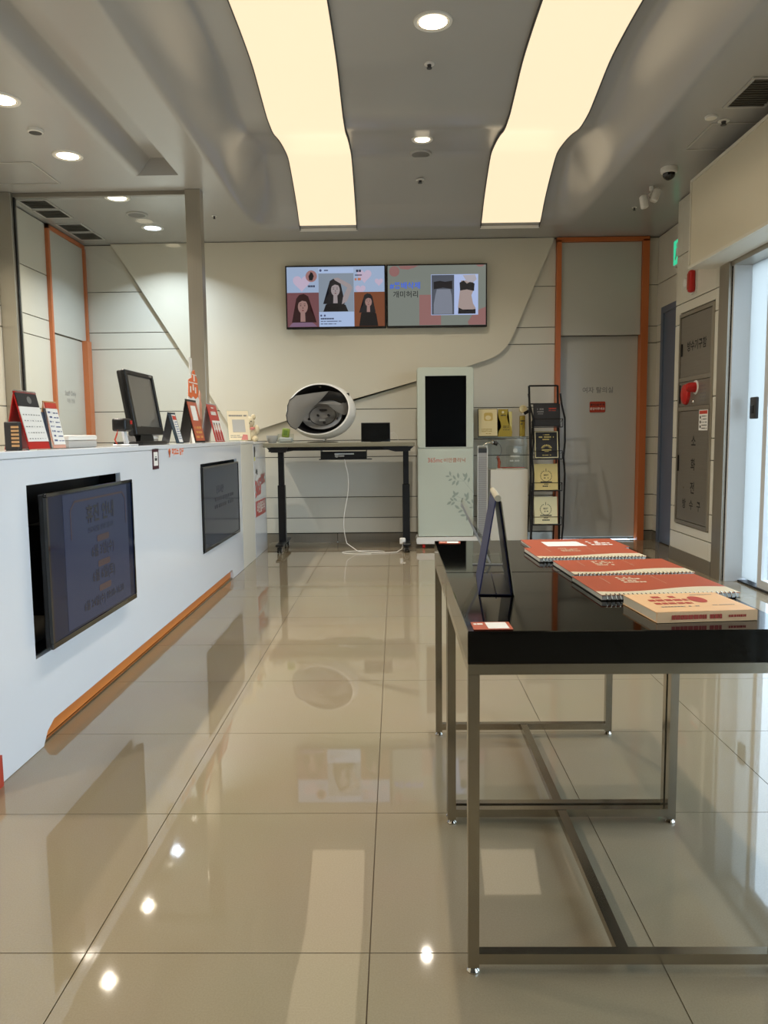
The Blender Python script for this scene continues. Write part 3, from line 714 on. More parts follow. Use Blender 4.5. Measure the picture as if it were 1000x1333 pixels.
text('lettering', '진료시간', .06, -.08, -.0014, .38, TX2, s, .02)
b = B()
for k, z in enumerate((.32, .27)): greek(b, -.25, .35, z, .024, -.0014, seed=k)
obj('small_print', b, TX2, s)

# stickers on the counter front
t = thing('counter_sticker', 'narrow dark framed white sticker on the counter front below the monitor', 'sticker', (CX+.0005, 3.99, .917), FACE_X)
obj('sticker_border', B().box(-.052, .052, -.0015, 0, 0, .107), mat('plum', (74, 36, 48), .5, var=.02), t)
obj('sticker_face', B().rect(-.034, .034, .018, .089, -.0022), M_PAPER, t)
obj('sticker_mark', B().rect(-.02, .02, .044, .058, -.003).rect(-.012, .012, .062, .066, -.003), M_INK, t)
t = thing('counter_lettering', 'orange arrow and lettering printed on the counter edge below the cards', 'sign', (CX+.0005, 4.37, 1.0), FACE_X)
obj('arrow', B().flat([(-.135, -.03), (-.121, -.03), (-.121, .005), (-.105, .005), (-.128, .034), (-.151, .005), (-.135, .005)], -.001), M_OINK, t)
text('lettering', '바코드 접수', .058, .035, -.001, .002, M_OINK, t, .04, sx=.85)
obj('backing_film', B().box(-.16, .155, -.0006, 0, -.034, .037), M_GLOSSW, t)

# ---- end cabinets beyond the counter
t = thing('end_cabinet', 'beige side cabinet closing the far end of the counter', 'cabinet', (CX, 6.48, 0), FACE_X)
obj('body', B().box(-.268, .27, .0, .22, 0, 1.02, bev=.002), M_OFFW, t)
obj('cabinet_top', B().box(-.268, .27, -.004, .224, 1.021, 1.04, bev=.002), M_WHITE, t)
t = thing('white_cabinet', 'white cabinet with red lettering between the counter and the standing desk', 'cabinet', (CX, 7.08, 0), FACE_X)
obj('body', B().box(-.325, .30, .0, .22, 0, 1.01, bev=.003), M_GLOSSW, t)
obj('cabinet_top', B().box(-.325, .30, -.004, .224, 1.011, 1.03, bev=.002), M_WHITE, t)
text('lettering', '혁신', .05, -.19, -.0012, .76, M_INK, t, .05)
text('lettering', '365', .20, -.13, -.0012, .61, M_RED, t, .05, tilt=R(4))
text('lettering', 'mc', .17, .12, -.0012, .70, M_RED, t, .05, tilt=R(4))
obj('red_label', B().box(-.27, .22, -.002, -.0002, .36, .50), M_RED, t)
text('lettering', '비만클리닉', .105, -.02, -.0030, .43, M_WINK, t, .03, sx=.85)
obj('warning_tag', B().box(-.29, -.25, -.002, -.0002, .90, .99), M_BLACK, t)
obj('yellow_tag', B().box(-.29, -.25, -.002, -.0002, .865, .898), mat('yellow', (206, 200, 90), .5, var=.02), t)

# ================================================================ THINGS ON THE COUNTER   (local x -> +Y, front -> +X)
CT = 1.042
def tent(name, label, cat, x, y, w, h, front, back, face=None, tilt=14, spread=.05, rz=FACE_X, thick=.003):
    """two leaning boards hinged along the top"""
    t = thing(name, label, cat, (x, y, CT), rz)
    A = Matrix.Rotation(R(-tilt), 4, 'X'); hh = h/math.cos(R(tilt))
    d = h*math.tan(R(tilt))
    MF = Matrix.Translation((0, -d, .0)) @ A
    MB_ = Matrix.Translation((0, d*.9, .0)) @ Matrix.Rotation(R(tilt*.9), 4, 'X')
    obj('front_board', B().box(-w/2, w/2, 0, thick, .003, hh, M=MF), front, t)
    obj('back_board', B().box(-w/2, w/2, -thick, 0, .003, hh, M=MB_), back, t)
    return t, MF, hh
# black box file at the left edge
t = thing('document_tray', 'black stacked document tray at the left edge behind the calendar', 'tray', (-1.66, 2.86, .73), FACE_X)
obj('lower_tray', B().box(-.16, .16, -.1, .12, .31, .44, bev=.008), M_BLACK, t)
obj('upper_tray', B().box(-.16, .16, -.1, .12, .455, .50, bev=.006).box(-.16, -.14, -.1, .12, .44, .456).box(.14, .16, -.1, .12, .44, .456), M_BLACK, t)
obj('stand', B().box(-.15, .15, -.08, .10, 0, .31), M_BLACK, t)
t = thing('back_desk', 'low staff desk hidden behind the reception counter', 'desk', (-1.66, 3.6, 0), FACE_X)
obj('desk_top', B().box(-1.3, 1.9, -.11, .45, .70, .728), M_WHITE, t)
obj('side_panel', B().box(-1.28, -1.25, -.1, .44, 0, .699), M_WHITE, t)
obj('side_panel', B().box(1.85, 1.88, -.1, .44, 0, .699), M_WHITE, t)

t, MF, hh = tent('desk_calendar', 'red desk calendar with a white dated page and a black header', 'calendar', -1.345, 2.80, .165, .208, M_RED, M_RED, tilt=13)
obj('page', B().box(-.079, .079, -.0035, -.001, .03, hh-.055, M=MF), M_PAPER, t)
obj('header', B().box(-.079, .079, -.004, -.001, hh-.054, hh-.006, M=MF), M_INK, t)
obj('header_art', B().disc(.01, hh-.03, .017, -.0048, 16, 1, .8), M_GREYP, t, M=MF)
b = B()
for k in range(5):
    for q in range(7): greek(b, -.068+.02*q, -.058+.02*q, hh-.085-.022*k, .004, -.0042, seed=k*9+q)
obj('dates', b, M_INKG, t, M=MF)
b = B()
for k in range(16): b.tube([(-.074+.0099*k+.0, math.cos(a)*.007, math.sin(a)*.007+hh*math.cos(R(13))-.002) for a in [PI*2*j/6 for j in range(7)]], .0012, 4)
obj('spiral', b, M_GREYP, t, kind='stuff')
t2 = thing('business_card_rack', 'small brown strapped card holder tucked under the red calendar', 'card holder', (-1.345, 2.70, CT), 0)
obj('holder', B().box(-.026, .026, -.012, .012, 0, .10, bev=.003, M=Matrix.Rotation(R(0), 4, 'X')), M_INK, t2)
for k in range(6): obj('card', B().box(.0, .027, -.0145, -.0125, .012+.013*k, .020+.013*k), M_WOOD, t2)

t, MF, hh = tent('price_menu_stand', 'slim white menu card with a red heading beside the calendar', 'menu card', -1.36, 3.03, .11, .185, M_PINK, M_WOOD, tilt=11)
obj('menu_sheet', B().box(-.05, .05, -.0035, -.001, .016, hh-.03, M=MF), M_PAPER, t)
obj('menu_heading', B().box(-.048, .048, -.0035, -.001, hh-.028, hh-.006, M=MF), M_REDC, t)
b = B()
for k in range(7): greek(b, -.042, -.015, hh-.045-.0185*k, .007, -.0042, seed=k); greek(b, .0, .042, hh-.047-.0185*k, .0045, -.0042, seed=k+20)
obj('menu_print', b, mat('print_blue', (74, 84, 130), .6, var=.02), t, M=MF)

t = thing('folded_flyer', 'small dark navy folded flyer between the calendar and the menu card', 'flyer', (-1.31, 2.905, CT), R(70))
obj('leaf', B().box(-.028, .0, 0, .0015, .002, .14, M=Matrix.Rotation(R(-6), 4, 'X')), M_NAVYD, t)
obj('leaf', B().box(.0, .034, 0, .0015, .002, .155, M=Matrix.Rotation(R(30), 4, 'Z') @ Matrix.Rotation(R(-6), 4, 'X')), M_NAVYD, t)

t = thing('tissue_box', 'low white and grey plastic box on the counter left of the monitor', 'box', (-1.385, 3.30, CT), FACE_X)
obj('base', B().box(-.15, .15, -.045, .045, 0, .030, bev=.006, seg=2), M_LGREY, t, True)
obj('lid', B().box(-.152, .152, -.047, .047, .031, .053, bev=.008, seg=2), M_WHITE, t, True)
obj('slot', B().box(-.05, .05, -.02, .02, .0535, .055, bev=0), M_DGREY, t)

# POS monitor facing the customers
t = thing('counter_monitor', 'black tilted point of sale monitor with a grey screen on the counter', 'monitor', (-1.375, 4.18, CT), FACE_X)
obj('foot', B().box(-.22, .22, -.075, .08, 0, .020, bev=.008, seg=2), M_BLACK, t, True)
obj('neck', B().prism([(-.10, .018), (.14, .018), (.09, .10), (-.06, .10)], -.02, .05), M_BLACK, t)
MM = Matrix.Translation((.06, -.02, .052)) @ Matrix.Rotation(R(-9), 4, 'X')
obj('housing', B().box(-.235, .235, .0, .035, 0, .345, bev=.01, seg=2, M=MM), M_BLACK, t, True)
obj('bezel', B().box(-.235, .235, -.012, .004, 0, .045, bev=.004, M=MM).box(-.235, .235, -.012, .004, .322, .345, bev=.004, M=MM).box(-.235, -.20, -.012, .004, .04, .326, bev=.003, M=MM).box(.205, .235, -.012, .004, .04, .326, bev=.003, M=MM), M_BLACK, t)
obj('screen', B().box(-.20, .205, -.003, .003, .045, .322, M=MM), mat('grey_screen', (96, 94, 90), .3, coat=.5, var=.02), t)
b = B(); greek(b, .15, .20, .334, .006, -.0125); obj('badge_print', b, M_LGREY, t, M=MM)

t = thing('card_terminal', 'black card terminal with a red light on a silver stand left of the monitor foot', 'card terminal', (-1.33, 3.80, CT), FACE_X)
obj('stand_base', B().box(-.07, .06, -.04, .045, 0, .008, bev=.003), M_ALU, t)
obj('stand_arm', B().box(-.018, .018, .0, .012, 0, .085, M=Matrix.Translation((.02, .0, .006)) @ Matrix.Rotation(R(-28), 4, 'Y')), M_ALU, t)
obj('terminal_head', B().box(-.06, .04, -.02, .05, .07, .135, bev=.012, seg=3), M_BLACK, t, True)
obj('red_light', B().box(.005, .03, -.0225, -.0195, .106, .124), M_RED, t)
obj('cable', B().tube([(-.05, .03, .01), (-.075, .03, .03), (-.07, .02, .06), (-.05, .02, .09)], .004), M_BROWNRED, t)

t = thing('white_device', 'low white and grey device behind the monitor foot', 'device', (-1.43, 4.50, CT), FACE_X)
obj('base', B().box(-.09, .075, -.022, .03, 0, .030, bev=.005, seg=2), M_LGREY, t, True)
obj('lid', B().box(-.092, .077, -.024, .032, .031, .050, bev=.007, seg=2), M_WHITE, t, True)

t, MF, hh = tent('photo_card_stand', 'dark blue tent card with a pale menu strip right of the monitor', 'card stand', -1.335, 4.60, .15, .185, mat('teal_dark', (34, 58, 74), .35, var=.05), M_NAVYD, tilt=15)
obj('menu_strip', B().box(-.02, .055, -.0035, -.001, .01, hh-.012, M=MF), M_PAPER, t)
obj('strip_heading', B().box(-.018, .053, -.0042, -.003, hh-.045, hh-.02, M=MF), M_REDC, t)
b = B()
for k in range(8): greek(b, -.012, .047, hh-.058-.0145*k, .006, -.0042, seed=k)
obj('strip_print', b, mat('print_blue'+'2', (90, 110, 150), .6, var=.02), t, M=MF)

t, MF, hh = tent('framed_notice', 'black framed red notice with a blank white square leaning on the counter', 'notice', -1.305, 4.93, .25, .275, M_BLACK, M_BLACK, tilt=12)
obj('notice_print', B().box(-.11, .11, -.0045, -.001, .015, hh-.015, M=MF), M_COVER, t)
obj('blank_square', B().box(-.065, .055, -.0065, -.0045, hh-.135, hh-.04, M=MF), M_PAPER, t)
b = B()
for k in range(3): greek(b, -.08, .08, .10-.03*k, .014, -.005, seed=k)
obj('notice_lines', b, mat('ochre', (226, 168, 92), .5, var=.02), t, M=MF)

t = thing('gingerbread_standee', 'tall cardboard standee shaped like an orange gingerbread house with a white board', 'standee', (-1.415, 5.42, CT), FACE_X)
obj('white_board', B().prism([(-.13, 0), (.17, 0), (.17, .26), (.12, .285), (.06, .27), (0, .285), (-.06, .27), (-.13, .28)], .0, .004), M_PAPER, t)
obj('house', B().prism([(-.13, .275), (-.06, .262), (0, .276), (.06, .262), (.12, .276), (.14, .30), (.12, .385), (.08, .40), (.05, .435), (.0, .425), (-.03, .385), (-.115, .37)], -.003, -.0005), M_OINK, t)
obj('chimney_flag', B().prism([(-.06, .40), (.0, .43), (.0, .50), (-.08, .50)], -.001, .003), M_PAPER, t)
b = B()
for wx, wz in ((-.07, .31), (.0, .325), (.06, .31), (.03, .38)): b.rect(wx-.017, wx+.017, wz-.014, wz+.022, -.0038)
obj('icing_windows', b, M_WINK, t)
obj('icing_lines', B().rect(-.11, .12, .352, .358, -.0038).rect(-.02, .10, .402, .407, -.0038), M_WINK, t)
b = B(); greek(b, -.09, .06, .22, .014, -.001); obj('black_print', b, M_INK, t)
b = B(); greek(b, -.10, .02, .17, .022, -.001, seed=3); greek(b, -.10, .0, .13, .018, -.001, seed=4); obj('red_print', b, M_REDC, t)
obj('side_figures', B().prism([(.17, .06), (.235, .06), (.24, .14), (.225, .19), (.235, .235), (.21, .26), (.22, .30), (.185, .32), (.17, .29)], -.002, .003), M_PINK, t)
t.scale = (1, 1, 1.17)
obj('back_strut', B().prism([(.004, 0), (.04, 0), (.004, .2)], -.01, .01, 'x'), M_PAPER, t)

t = thing('brochure_stack', 'white standing brochures between the framed notice and the red brochure', 'brochures', (-1.335, 5.27, CT), FACE_X)
for k in range(4): obj('brochure', B().box(-.10+.045*k, -.058+.045*k, .004*k, .004*k+.03, 0, .175-.004*k, M=Matrix.Rotation(R(-6), 4, 'X')), M_PAPER, t)
b = B(); greek(b, -.09, .06, .09, .01, -.0016); obj('brochure_print', b, M_REDC, t, M=Matrix.Rotation(R(-6), 4, 'X'))

t, MF, hh = tent('red_brochure', 'red brochure stand showing people in white and red at the far counter end', 'brochure', -1.325, 5.56, .28, .275, M_RED, M_LGREY, tilt=13)
obj('photo_strip', B().box(-.11, .13, -.0035, -.001, .01, hh*.56, M=MF), M_PAPER, t)
b = B(); greek(b, -.08, .10, hh-.07, .026, -.0015, seed=1); greek(b, -.05, .05, hh-.03, .010, -.0015, seed=2); obj('white_print', b, M_WINK, t, M=MF)
b = B()
for x in (-.075, .0, .08): b.flat([(x-.03, .012), (x-.032, .07), (x-.012, .092), (x+.014, .092), (x+.032, .07), (x+.03, .012)], -.0044)
obj('printed_clothes', b, M_RED, t, M=MF)
b = B()
for x in (-.075, .0, .08): b.disc(x, .112, .017, -.0046, 14, 1, 1.2)
obj('printed_faces', b, M_PINK, t, M=MF)
b = B()
for x in (-.075, .0, .08): b.disc(x, .122, .020, -.0044, 14, 1, 1.1)
obj('printed_hair', b, M_INK, t, M=MF)

# clear card holder and plush on the end cabinet
t = thing('acrylic_card_stand', 'clear acrylic stand with a cream card on the beige cabinet', 'card stand', (-1.34, 6.62, 1.041), R(28))
MF = Matrix.Translation((0, -.02, 0)) @ Matrix.Rotation(R(-14), 4, 'X')
obj('acrylic_front', B().box(-.10, .10, 0, .003, .002, .275, M=MF), M_ACRYL, t)
obj('acrylic_back', B().box(-.10, .10, 0, .003, .002, .10, M=Matrix.Translation((0, .06, 0)) @ Matrix.Rotation(R(22), 4, 'X')), M_ACRYL, t)
obj('card', B().box(-.094, .094, -.0015, -.0002, .01, .268, M=MF), M_COVER2, t)
obj('blank_square', B().box(-.055, .055, -.003, -.0018, .08, .19, M=MF), M_LGREY, t)
b = B(); greek(b, -.08, .08, .225, .014, -.0022); greek(b, -.08, .0, .05, .006, -.0022, seed=4); greek(b, -.08, .03, .035, .006, -.0022, seed=5)
obj('card_print', b, M_INKG, t, M=MF)
obj('pink_corner', B().flat([(.01, .01), (.07, .01), (.07, .055), (.03, .06)], -.0022), M_RIBBON, t, M=MF)

t = thing('plush_toy', 'cream plush toy with a pink ribbon beside the cream card', 'toy', (-1.33, 7.0, 1.031), R(20))
obj('body', B().ball((0, 0, .075), .075, 1, .8, 1, 3), M_HAIR, t, True)
obj('head', B().ball((-.01, -.01, .175), .06, 1.05, .9, .95, 3), M_HAIR, t, True)
obj('ear', B().ball((-.06, 0, .222), .022, 1, .6, 1.2), M_HAIR, t, True)
obj('ear', B().ball((.045, 0, .225), .022, 1, .6, 1.2), M_HAIR, t, True)
obj('arm', B().ball((.065, -.03, .11), .026, 1.1, 1, 1.7), M_HAIR, t, True)
obj('arm', B().ball((-.07, -.03, .11), .026, 1.1, 1, 1.7), M_HAIR, t, True)
obj('leg', B().ball((.045, -.055, .028), .03, 1, 1.4, .95), M_HAIR, t, True)
obj('leg', B().ball((-.045, -.055, .028), .03, 1, 1.4, .95), M_HAIR, t, True)
obj('ribbon', B().tube([(-.055, -.03, .125), (-.03, -.062, .12), (.0, -.07, .118), (.035, -.062, .12), (.055, -.03, .127)], .007).ball((-.02, -.073, .12), .014, 1.5, .6, 1).ball((.02, -.073, .12), .014, 1.5, .6, 1), M_RIBBON, t, True)
obj('face_features', B().ball((-.03, -.062, .185), .006).ball((.012, -.062, .185), .006).ball((-.01, -.068, .168), .008, 1.3, .7, .8), M_INK, t)
# ================================================================ STANDING DESK AND WHAT IS ON IT
t = thing('standing_desk', 'black framed height adjustable desk on casters against the back wall', 'desk', (-.505, 7.0, 0))
obj('desk_top', B().box(-.70, .68, 0, .62, .978, 1.015, bev=.004), mat('olive_laminate', (128, 124, 106), .3, var=.03), t)
obj('frame_bar', B().box(-.64, .62, .06, .10, .945, .977).box(-.64, .62, .44, .48, .945, .977).box(-.66, -.50, .05, .5, .935, .950).box(.48, .64, .05, .5, .935, .950), M_BLKM, t)
obj('bracket', B().prism([(-.67, .976), (-.63, .93), (-.50, .93), (-.48, .976)], .012, .05).prism([(.67, .976), (.62, .93), (.50, .93), (.40, .955), (.38, .976)], .012, .05), M_BLKM, t)
for x in (-.575, .60):
    l = obj('leg', B().box(x-.034, x+.034, .21, .28, .08, .62, bev=.004), M_BLKM, t)
    obj('leg_column', B().box(x-.026, x+.026, .218, .272, .62, .94, bev=.003), M_BLKM, l)
    f = obj('foot', B().box(x-.035, x+.035, -.0, .55, .062, .085, bev=.005), M_BLKM, t)
    for y in (.03, .51):
        c = B().cyl((x-.02, y, .028), (x-.006, y, .028), .027, n=20).cyl((x+.006, y, .028), (x+.02, y, .028), .027, n=20).cyl((x, y, .03), (x, y, .062), .012, n=12).box(x-.008, x+.008, y-.015, y+.012, .025, .056)
        w_ = obj('caster', c, M_BLACK, t, True)
        obj('hub', B().cyl((x+.0205, y, .028), (x+.0225, y, .028), .013, n=16).cyl((x-.0225, y, .028), (x-.0205, y, .028), .013, n=16), M_LGREY, w_)
cb = obj('cable_tray', B().box(-.19, .235, .13, .30, .865, .87).box(-.19, .235, .13, .134, .87, .934).box(-.19, -.186, .134, .3, .87, .944).box(.231, .235, .134, .3, .87, .944).box(-.205, .285, .125, .20, .857, .864), M_BLKM, t)
obj('power_strip', B().box(-.06, .12, .118, .129, .905, .917, bev=.002), M_ALU, t)
obj('plug', B().cyl((-.04, .12, .895), (-.04, .128, .895), .018, n=18).box(-.02, .03, .108, .128, .885, .90, bev=.003), M_LGREY, t)

pts = []
for k in range(25):
    u = k/24
    pts.append((-.475+.03*math.sin(u*6)+.02*u, 7.125-.02*u, .86-.78*u+.0*math.sin(u*3)))
pts += [(-.42, 7.09, .05), (-.36, 7.06, .012), (-.25, 7.0, .006), (-.12, 6.97, .006), (.0, 7.02, .006), (.05, 7.12, .02), (.06, 7.17, .06)]
t = thing('power_cable', 'thin white power cable hanging from the desk and curling over the floor', 'cable', (0, 0, 0))
o = obj('cable', B().tube(pts, .0035, 6), M_WHITE, t)
obj('adapter', B().box(.03, .085, 7.12, 7.17, .062, .12, bev=.006), M_WHITE, t)
obj('loop', B().tube([(-.30+.25*math.cos(a)*.8, 7.02+.10*math.sin(a), .006) for a in [R(10*k) for k in range(2, 30)]], .003, 6), M_WHITE, t)

# white domed analyser with draped grey flaps
t = thing('domed_device', 'white egg-shaped domed device with a dark opening and draped grey flaps', 'device', (-.685, 7.27, 1.0165))
stb = obj('base', B().rev([(.001, 0), (.145, 0), (.15, .004), (.14, .009), (.03, .014), (.001, .014)], (.0, -.02, 0), 40, 'z', 1, .6), M_CHROME, t, True)
obj('stem', B().tube([(.015, -.03, .012), (.03, -.03, .03), (.02, -.02, .06), (.0, .0, .08)], .010, 10), M_CHROME, t, True)
DM = Matrix.Translation((0, 0, .285)) @ Matrix.Rotation(R(-13), 4, 'Z') @ Matrix.Rotation(R(-11), 4, 'X')
prof = [(.292, -.125), (.306, -.122), (.322, -.09), (.330, -.03), (.318, .04), (.27, .11), (.19, .16), (.09, .185), (.001, .19)]
obj('shell', B().rev(prof, (0, 0, 0), 56, 'y', 1, .79, False), M_WHITE, t, True, M=DM)
obj('dark_bowl', B().rev([(.293, -.124), (.28, -.10), (.262, -.04), (.22, .03), (.14, .07), (.001, .08)], (0, 0, 0), 56, 'y', 1, .79, False), M_BLACK, t, True, M=DM)
cr = obj('inner_cradle', B().rev([(.001, .03), (.09, .03), (.17, -.0), (.20, -.02), (.205, .02)], (.0, 0, -.035), 40, 'y', 1, .66, False), M_GREYP, t, True, M=DM)
obj('cradle_ring', B().rev([(.128, .0), (.131, -.004), (.134, 0)], (0, .012, -.03), 40, 'y', 1, .7, False), M_BLACK, cr, True, M=DM)
b = B().box(-.035, .035, .016, .024, .018, .030).box(-.02, .01, .016, .024, .052, .058)
obj('slots', b, M_BLACK, cr, M=DM, kind='stuff')
for x, z in ((-.045, -.03), (.06, -.03), (-.13, -.065), (.15, -.065), (.02, -.10)): obj('screw', B().cyl((x, .0, z), (x, .02, z), .011, n=12), M_BLACK, cr, M=DM)
obj('label_plate', B().box(-.03, .03, .004, .012, -.085, -.065, bev=.003), M_LGREY, cr, M=DM)
def curved(pts, y, th, bow, ax=.0):
    """a flap: outline in xz, bowed in depth"""
    b = B(); c = (sum(p[0] for p in pts)/len(pts), sum(p[1] for p in pts)/len(pts)); rings = []
    for s in (1, .66, .33):
        rings.append([(c[0]+(p[0]-c[0])*s, y-bow*(1-s*s)+ax*(c[0]+(p[0]-c[0])*s), c[1]+(p[1]-c[1])*s) for p in pts])
    F = [[b.bm.verts.new(p) for p in r] for r in rings]; ce = b.bm.verts.new((c[0], y-bow+ax*c[0], c[1]))
    G = [[b.bm.verts.new((p[0], p[1]+th, p[2])) for p in r] for r in rings]; ge = b.bm.verts.new((c[0], y-bow+th+ax*c[0], c[1]))
    n = len(pts)
    for i in range(n):
        j = (i+1) % n
        for a, d in ((0, 1), (1, 2)):
            b.bm.faces.new((F[a][i], F[a][j], F[d][j], F[d][i])); b.bm.faces.new((G[a][j], G[a][i], G[d][i], G[d][j]))
        b.bm.faces.new((F[2][i], F[2][j], ce)); b.bm.faces.new((G[2][j], G[2][i], ge)); b.bm.faces.new((F[0][j], F[0][i], G[0][i], G[0][j]))
    return b
zc = .285
lf = [(.075, .185), (-.06, .172), (-.235, .148), (-.29, .11), (-.31, .06), (-.312, .01), (-.325, -.03), (-.315, -.09), (-.285, -.135), (-.235, -.162), (-.205, -.13), (-.148, -.04), (-.08, .035), (.0, .105)]
obj('left_flap', curved([(x, z+zc) for x, z in lf], -.135, .006, .02, -.10), M_GREYP, t, True)
obj('flap_edge', B().tube([(x, -.137-.10*x, z+zc) for x, z in lf[2:10]], .004, 6), M_BLACK, t, True)
rf = [(-.03, .075), (.05, .105), (.12, .10), (.20, .07), (.235, .065), (.265, .12), (.285, .08), (.275, .02), (.22, -.035), (.17, -.02), (.11, .02), (.06, .065)]
obj('right_flap', curved([(x, z+zc) for x, z in rf], -.118, .006, .012, .05), M_LGREY if False else M_GREYP, t, True)
bf = [(.075, .19), (.20, .165), (.262, .168), (.265, .12), (.225, .075), (.12, .105), (-.01, .092)]
obj('dark_flap', curved([(x, z+zc) for x, z in bf], -.130, .006, .008, .05), M_BLACK, t, True)
obj('top_clip', B().box(-.012, .012, -.06, -.035, .2, .225, bev=.003), M_NICKEL, t, M=Matrix.Translation((-.01, .0, .285+.02)))

t = thing('tablet', 'black tablet standing on the desk right of the domed device', 'tablet', (-.183, 7.16, 1.0165), R(2))
MT = Matrix.Rotation(R(-8), 4, 'X')
obj('body', B().box(-.135, .135, 0, .009, .004, .182, bev=.004, seg=2, M=MT), M_BLACK, t, True)
obj('screen', B().box(-.128, .128, -.0012, .0, .012, .175, M=MT), M_SCREEN, t)
obj('easel', B().box(-.05, .05, .0, .004, .0, .12, M=Matrix.Translation((0, .07, 0)) @ Matrix.Rotation(R(22), 4, 'X')), M_DGREY, t)
obj('charging_cord', B().tube([(.135, .01, .08), (.17, .03, .09), (.20, .05, .06), (.21, .06, .01)], .002, 5), M_WHITE, t)

t = thing('clear_bowl', 'clear plastic box holding packets left of the domed device', 'container', (-1.02, 7.18, 1.0165))
obj('walls', B().box(-.07, .07, -.05, -.047, 0, .085).box(-.07, .07, .047, .05, 0, .085).box(-.07, -.067, -.047, .047, 0, .085).box(.067, .07, -.047, .047, 0, .085).box(-.067, .067, -.047, .047, 0, .003), M_ACRYL, t)
obj('white_liner', B().box(-.06, .06, -.04, .04, .004, .05, bev=.01), M_LGREY, t)
t = thing('green_packet', 'lime green packet standing in the clear plastic box', 'packet', (-1.025, 7.18, 1.068), R(-6))
obj('packet_body', B().box(-.036, .036, -.012, .012, 0, .085, bev=.008, M=Matrix.Rotation(R(8), 4, 'Y')), M_GREEN, t, True)
obj('packet_panel', B().box(-.02, .018, -.014, -.0122, .02, .065, M=Matrix.Rotation(R(8), 4, 'Y')), mat('dark_green', (96, 120, 50), .5, var=.02), t)
t = thing('white_bowl', 'small pale bowl at the left end of the standing desk', 'bowl', (-1.145, 7.16, 1.0165))
obj('bowl', B().rev([(.001, .003), (.03, .003), (.045, .03), (.052, .07), (.055, .07), (.049, .028), (.032, 0), (.001, 0)], n=32), M_LGREY, t, True)

# ================================================================ INFORMATION KIOSK
KX = .471
t = thing('information_kiosk', 'tall pale mint kiosk with a dark portrait screen on a wheeled base', 'kiosk', (KX, 7.28, 0))
hw = .264
obj('body', B().prism(rrect(-hw, hw, .112, 1.705, .022), .012, .16), M_KIOSK, t)
up_ = obj('upper_bezel', B().holed(rrect(-hw+.004, hw-.004, .955, 1.70, .02), [[(-.19, .962), (-.19, 1.625), (.195, 1.625), (.195, .962)]], -.004, .012), M_KIOSK, t)
obj('screen', B().box(-.189, .194, .002, .0118, .963, 1.624), M_SCREEN, t)
obj('lower_panel', B().box(-hw+.004, hw-.004, -.004, .012, .115, .948, bev=.002), M_KIOSK, t)
obj('base', B().prism([(-hw-.012, .045), (hw+.03, .045), (hw+.045, .09), (hw+.02, .108), (-hw-.008, .108), (-hw-.018, .09)], -.03, .20), M_WHITE, t)
for x in (-.21, .21):
    for y in (.0, .16):
        c = obj('caster', B().cyl((x-.012, y, .022), (x+.012, y, .022), .0215, n=20).cyl((x, y, .03), (x, y, .045), .012, n=10), M_RED if x < 0 else M_BLACK, t, True)
text('lettering', '365mc', .062, -.10, -.0046, .837, M_REDC, t, -.005, sx=.85)
text('lettering', '비만클리닉', .046, .085, -.0046, .835, mat('print_tan', (176, 120, 96), .5, var=.02), t, .01)
def KP(zx, zy): return ((25.3+zx/10.26)*.00728-KX, 1.084-(12+zy/10.26)*.00728)
b = B()
leaves = [(430, 438, 20, 180), (463, 400, 22, 100), (465, 485, 20, 205), (520, 455, 24, 120), (570, 430, 26, 95), (510, 525, 26, 235), (560, 530, 26, 245), (655, 430, 26, 130), (675, 435, 30, 80), (665, 470, 24, 60), (712, 490, 24, 75),
          (520, 665, 26, 115), (548, 675, 26, 40), (515, 700, 26, 220), (485, 750, 22, 135), (530, 745, 22, 140), (450, 795, 26, 215), (500, 802, 24, 220), (555, 850, 28, 140), (600, 908, 24, 205), (635, 962, 26, 180), (668, 695, 22, 115), (695, 690, 26, 75), (690, 735, 28, 60), (710, 790, 22, 140), (762, 775, 22, 110), (625, 850, 22, 140), (692, 1000, 26, 70), (740, 858, 16, 180), (668, 905, 18, 120)]
for zx, zy, lw, ang in leaves:
    cx, cz = KP(zx, zy); L = lw*.00071*1.7; a = R(ang); P = []
    for k in range(10):
        u = k/9; wv = math.sin(PI*u)*.36*L; P.append(((u-.5)*2*L*.9, wv))
    for k in range(8, 0, -1):
        u = k/9; P.append(((u-.5)*2*L*.9, -math.sin(PI*u)*.36*L))
    b.flat([(cx+p*math.cos(a)-q*math.sin(a), cz+p*math.sin(a)+q*math.cos(a)) for p, q in P], -.0046-.00004*leaves.index((zx, zy, lw, ang)))
obj('printed_leaves', b, M_LEAF, t)
b = B()
for path in ([(780, 665), (700, 575), (650, 505), (590, 460)], [(650, 505), (560, 500), (520, 450), (470, 430)], [(700, 575), (705, 500)], [(770, 870), (720, 790), (640, 740), (545, 705)], [(640, 770), (540, 770), (490, 745)], [(700, 960), (600, 880), (560, 850)]):
    P = [KP(*q) for q in path]
    for a, c in zip(P, P[1:]):
        d = Vector((c[0]-a[0], c[1]-a[1])).normalized()*.0012
        b.flat([(a[0]-d.y, a[1]+d.x), (c[0]-d.y, c[1]+d.x), (c[0]+d.y, c[1]-d.x), (a[0]+d.y, a[1]-d.x)], -.0043)
obj('printed_twigs', b, M_LEAF, t)

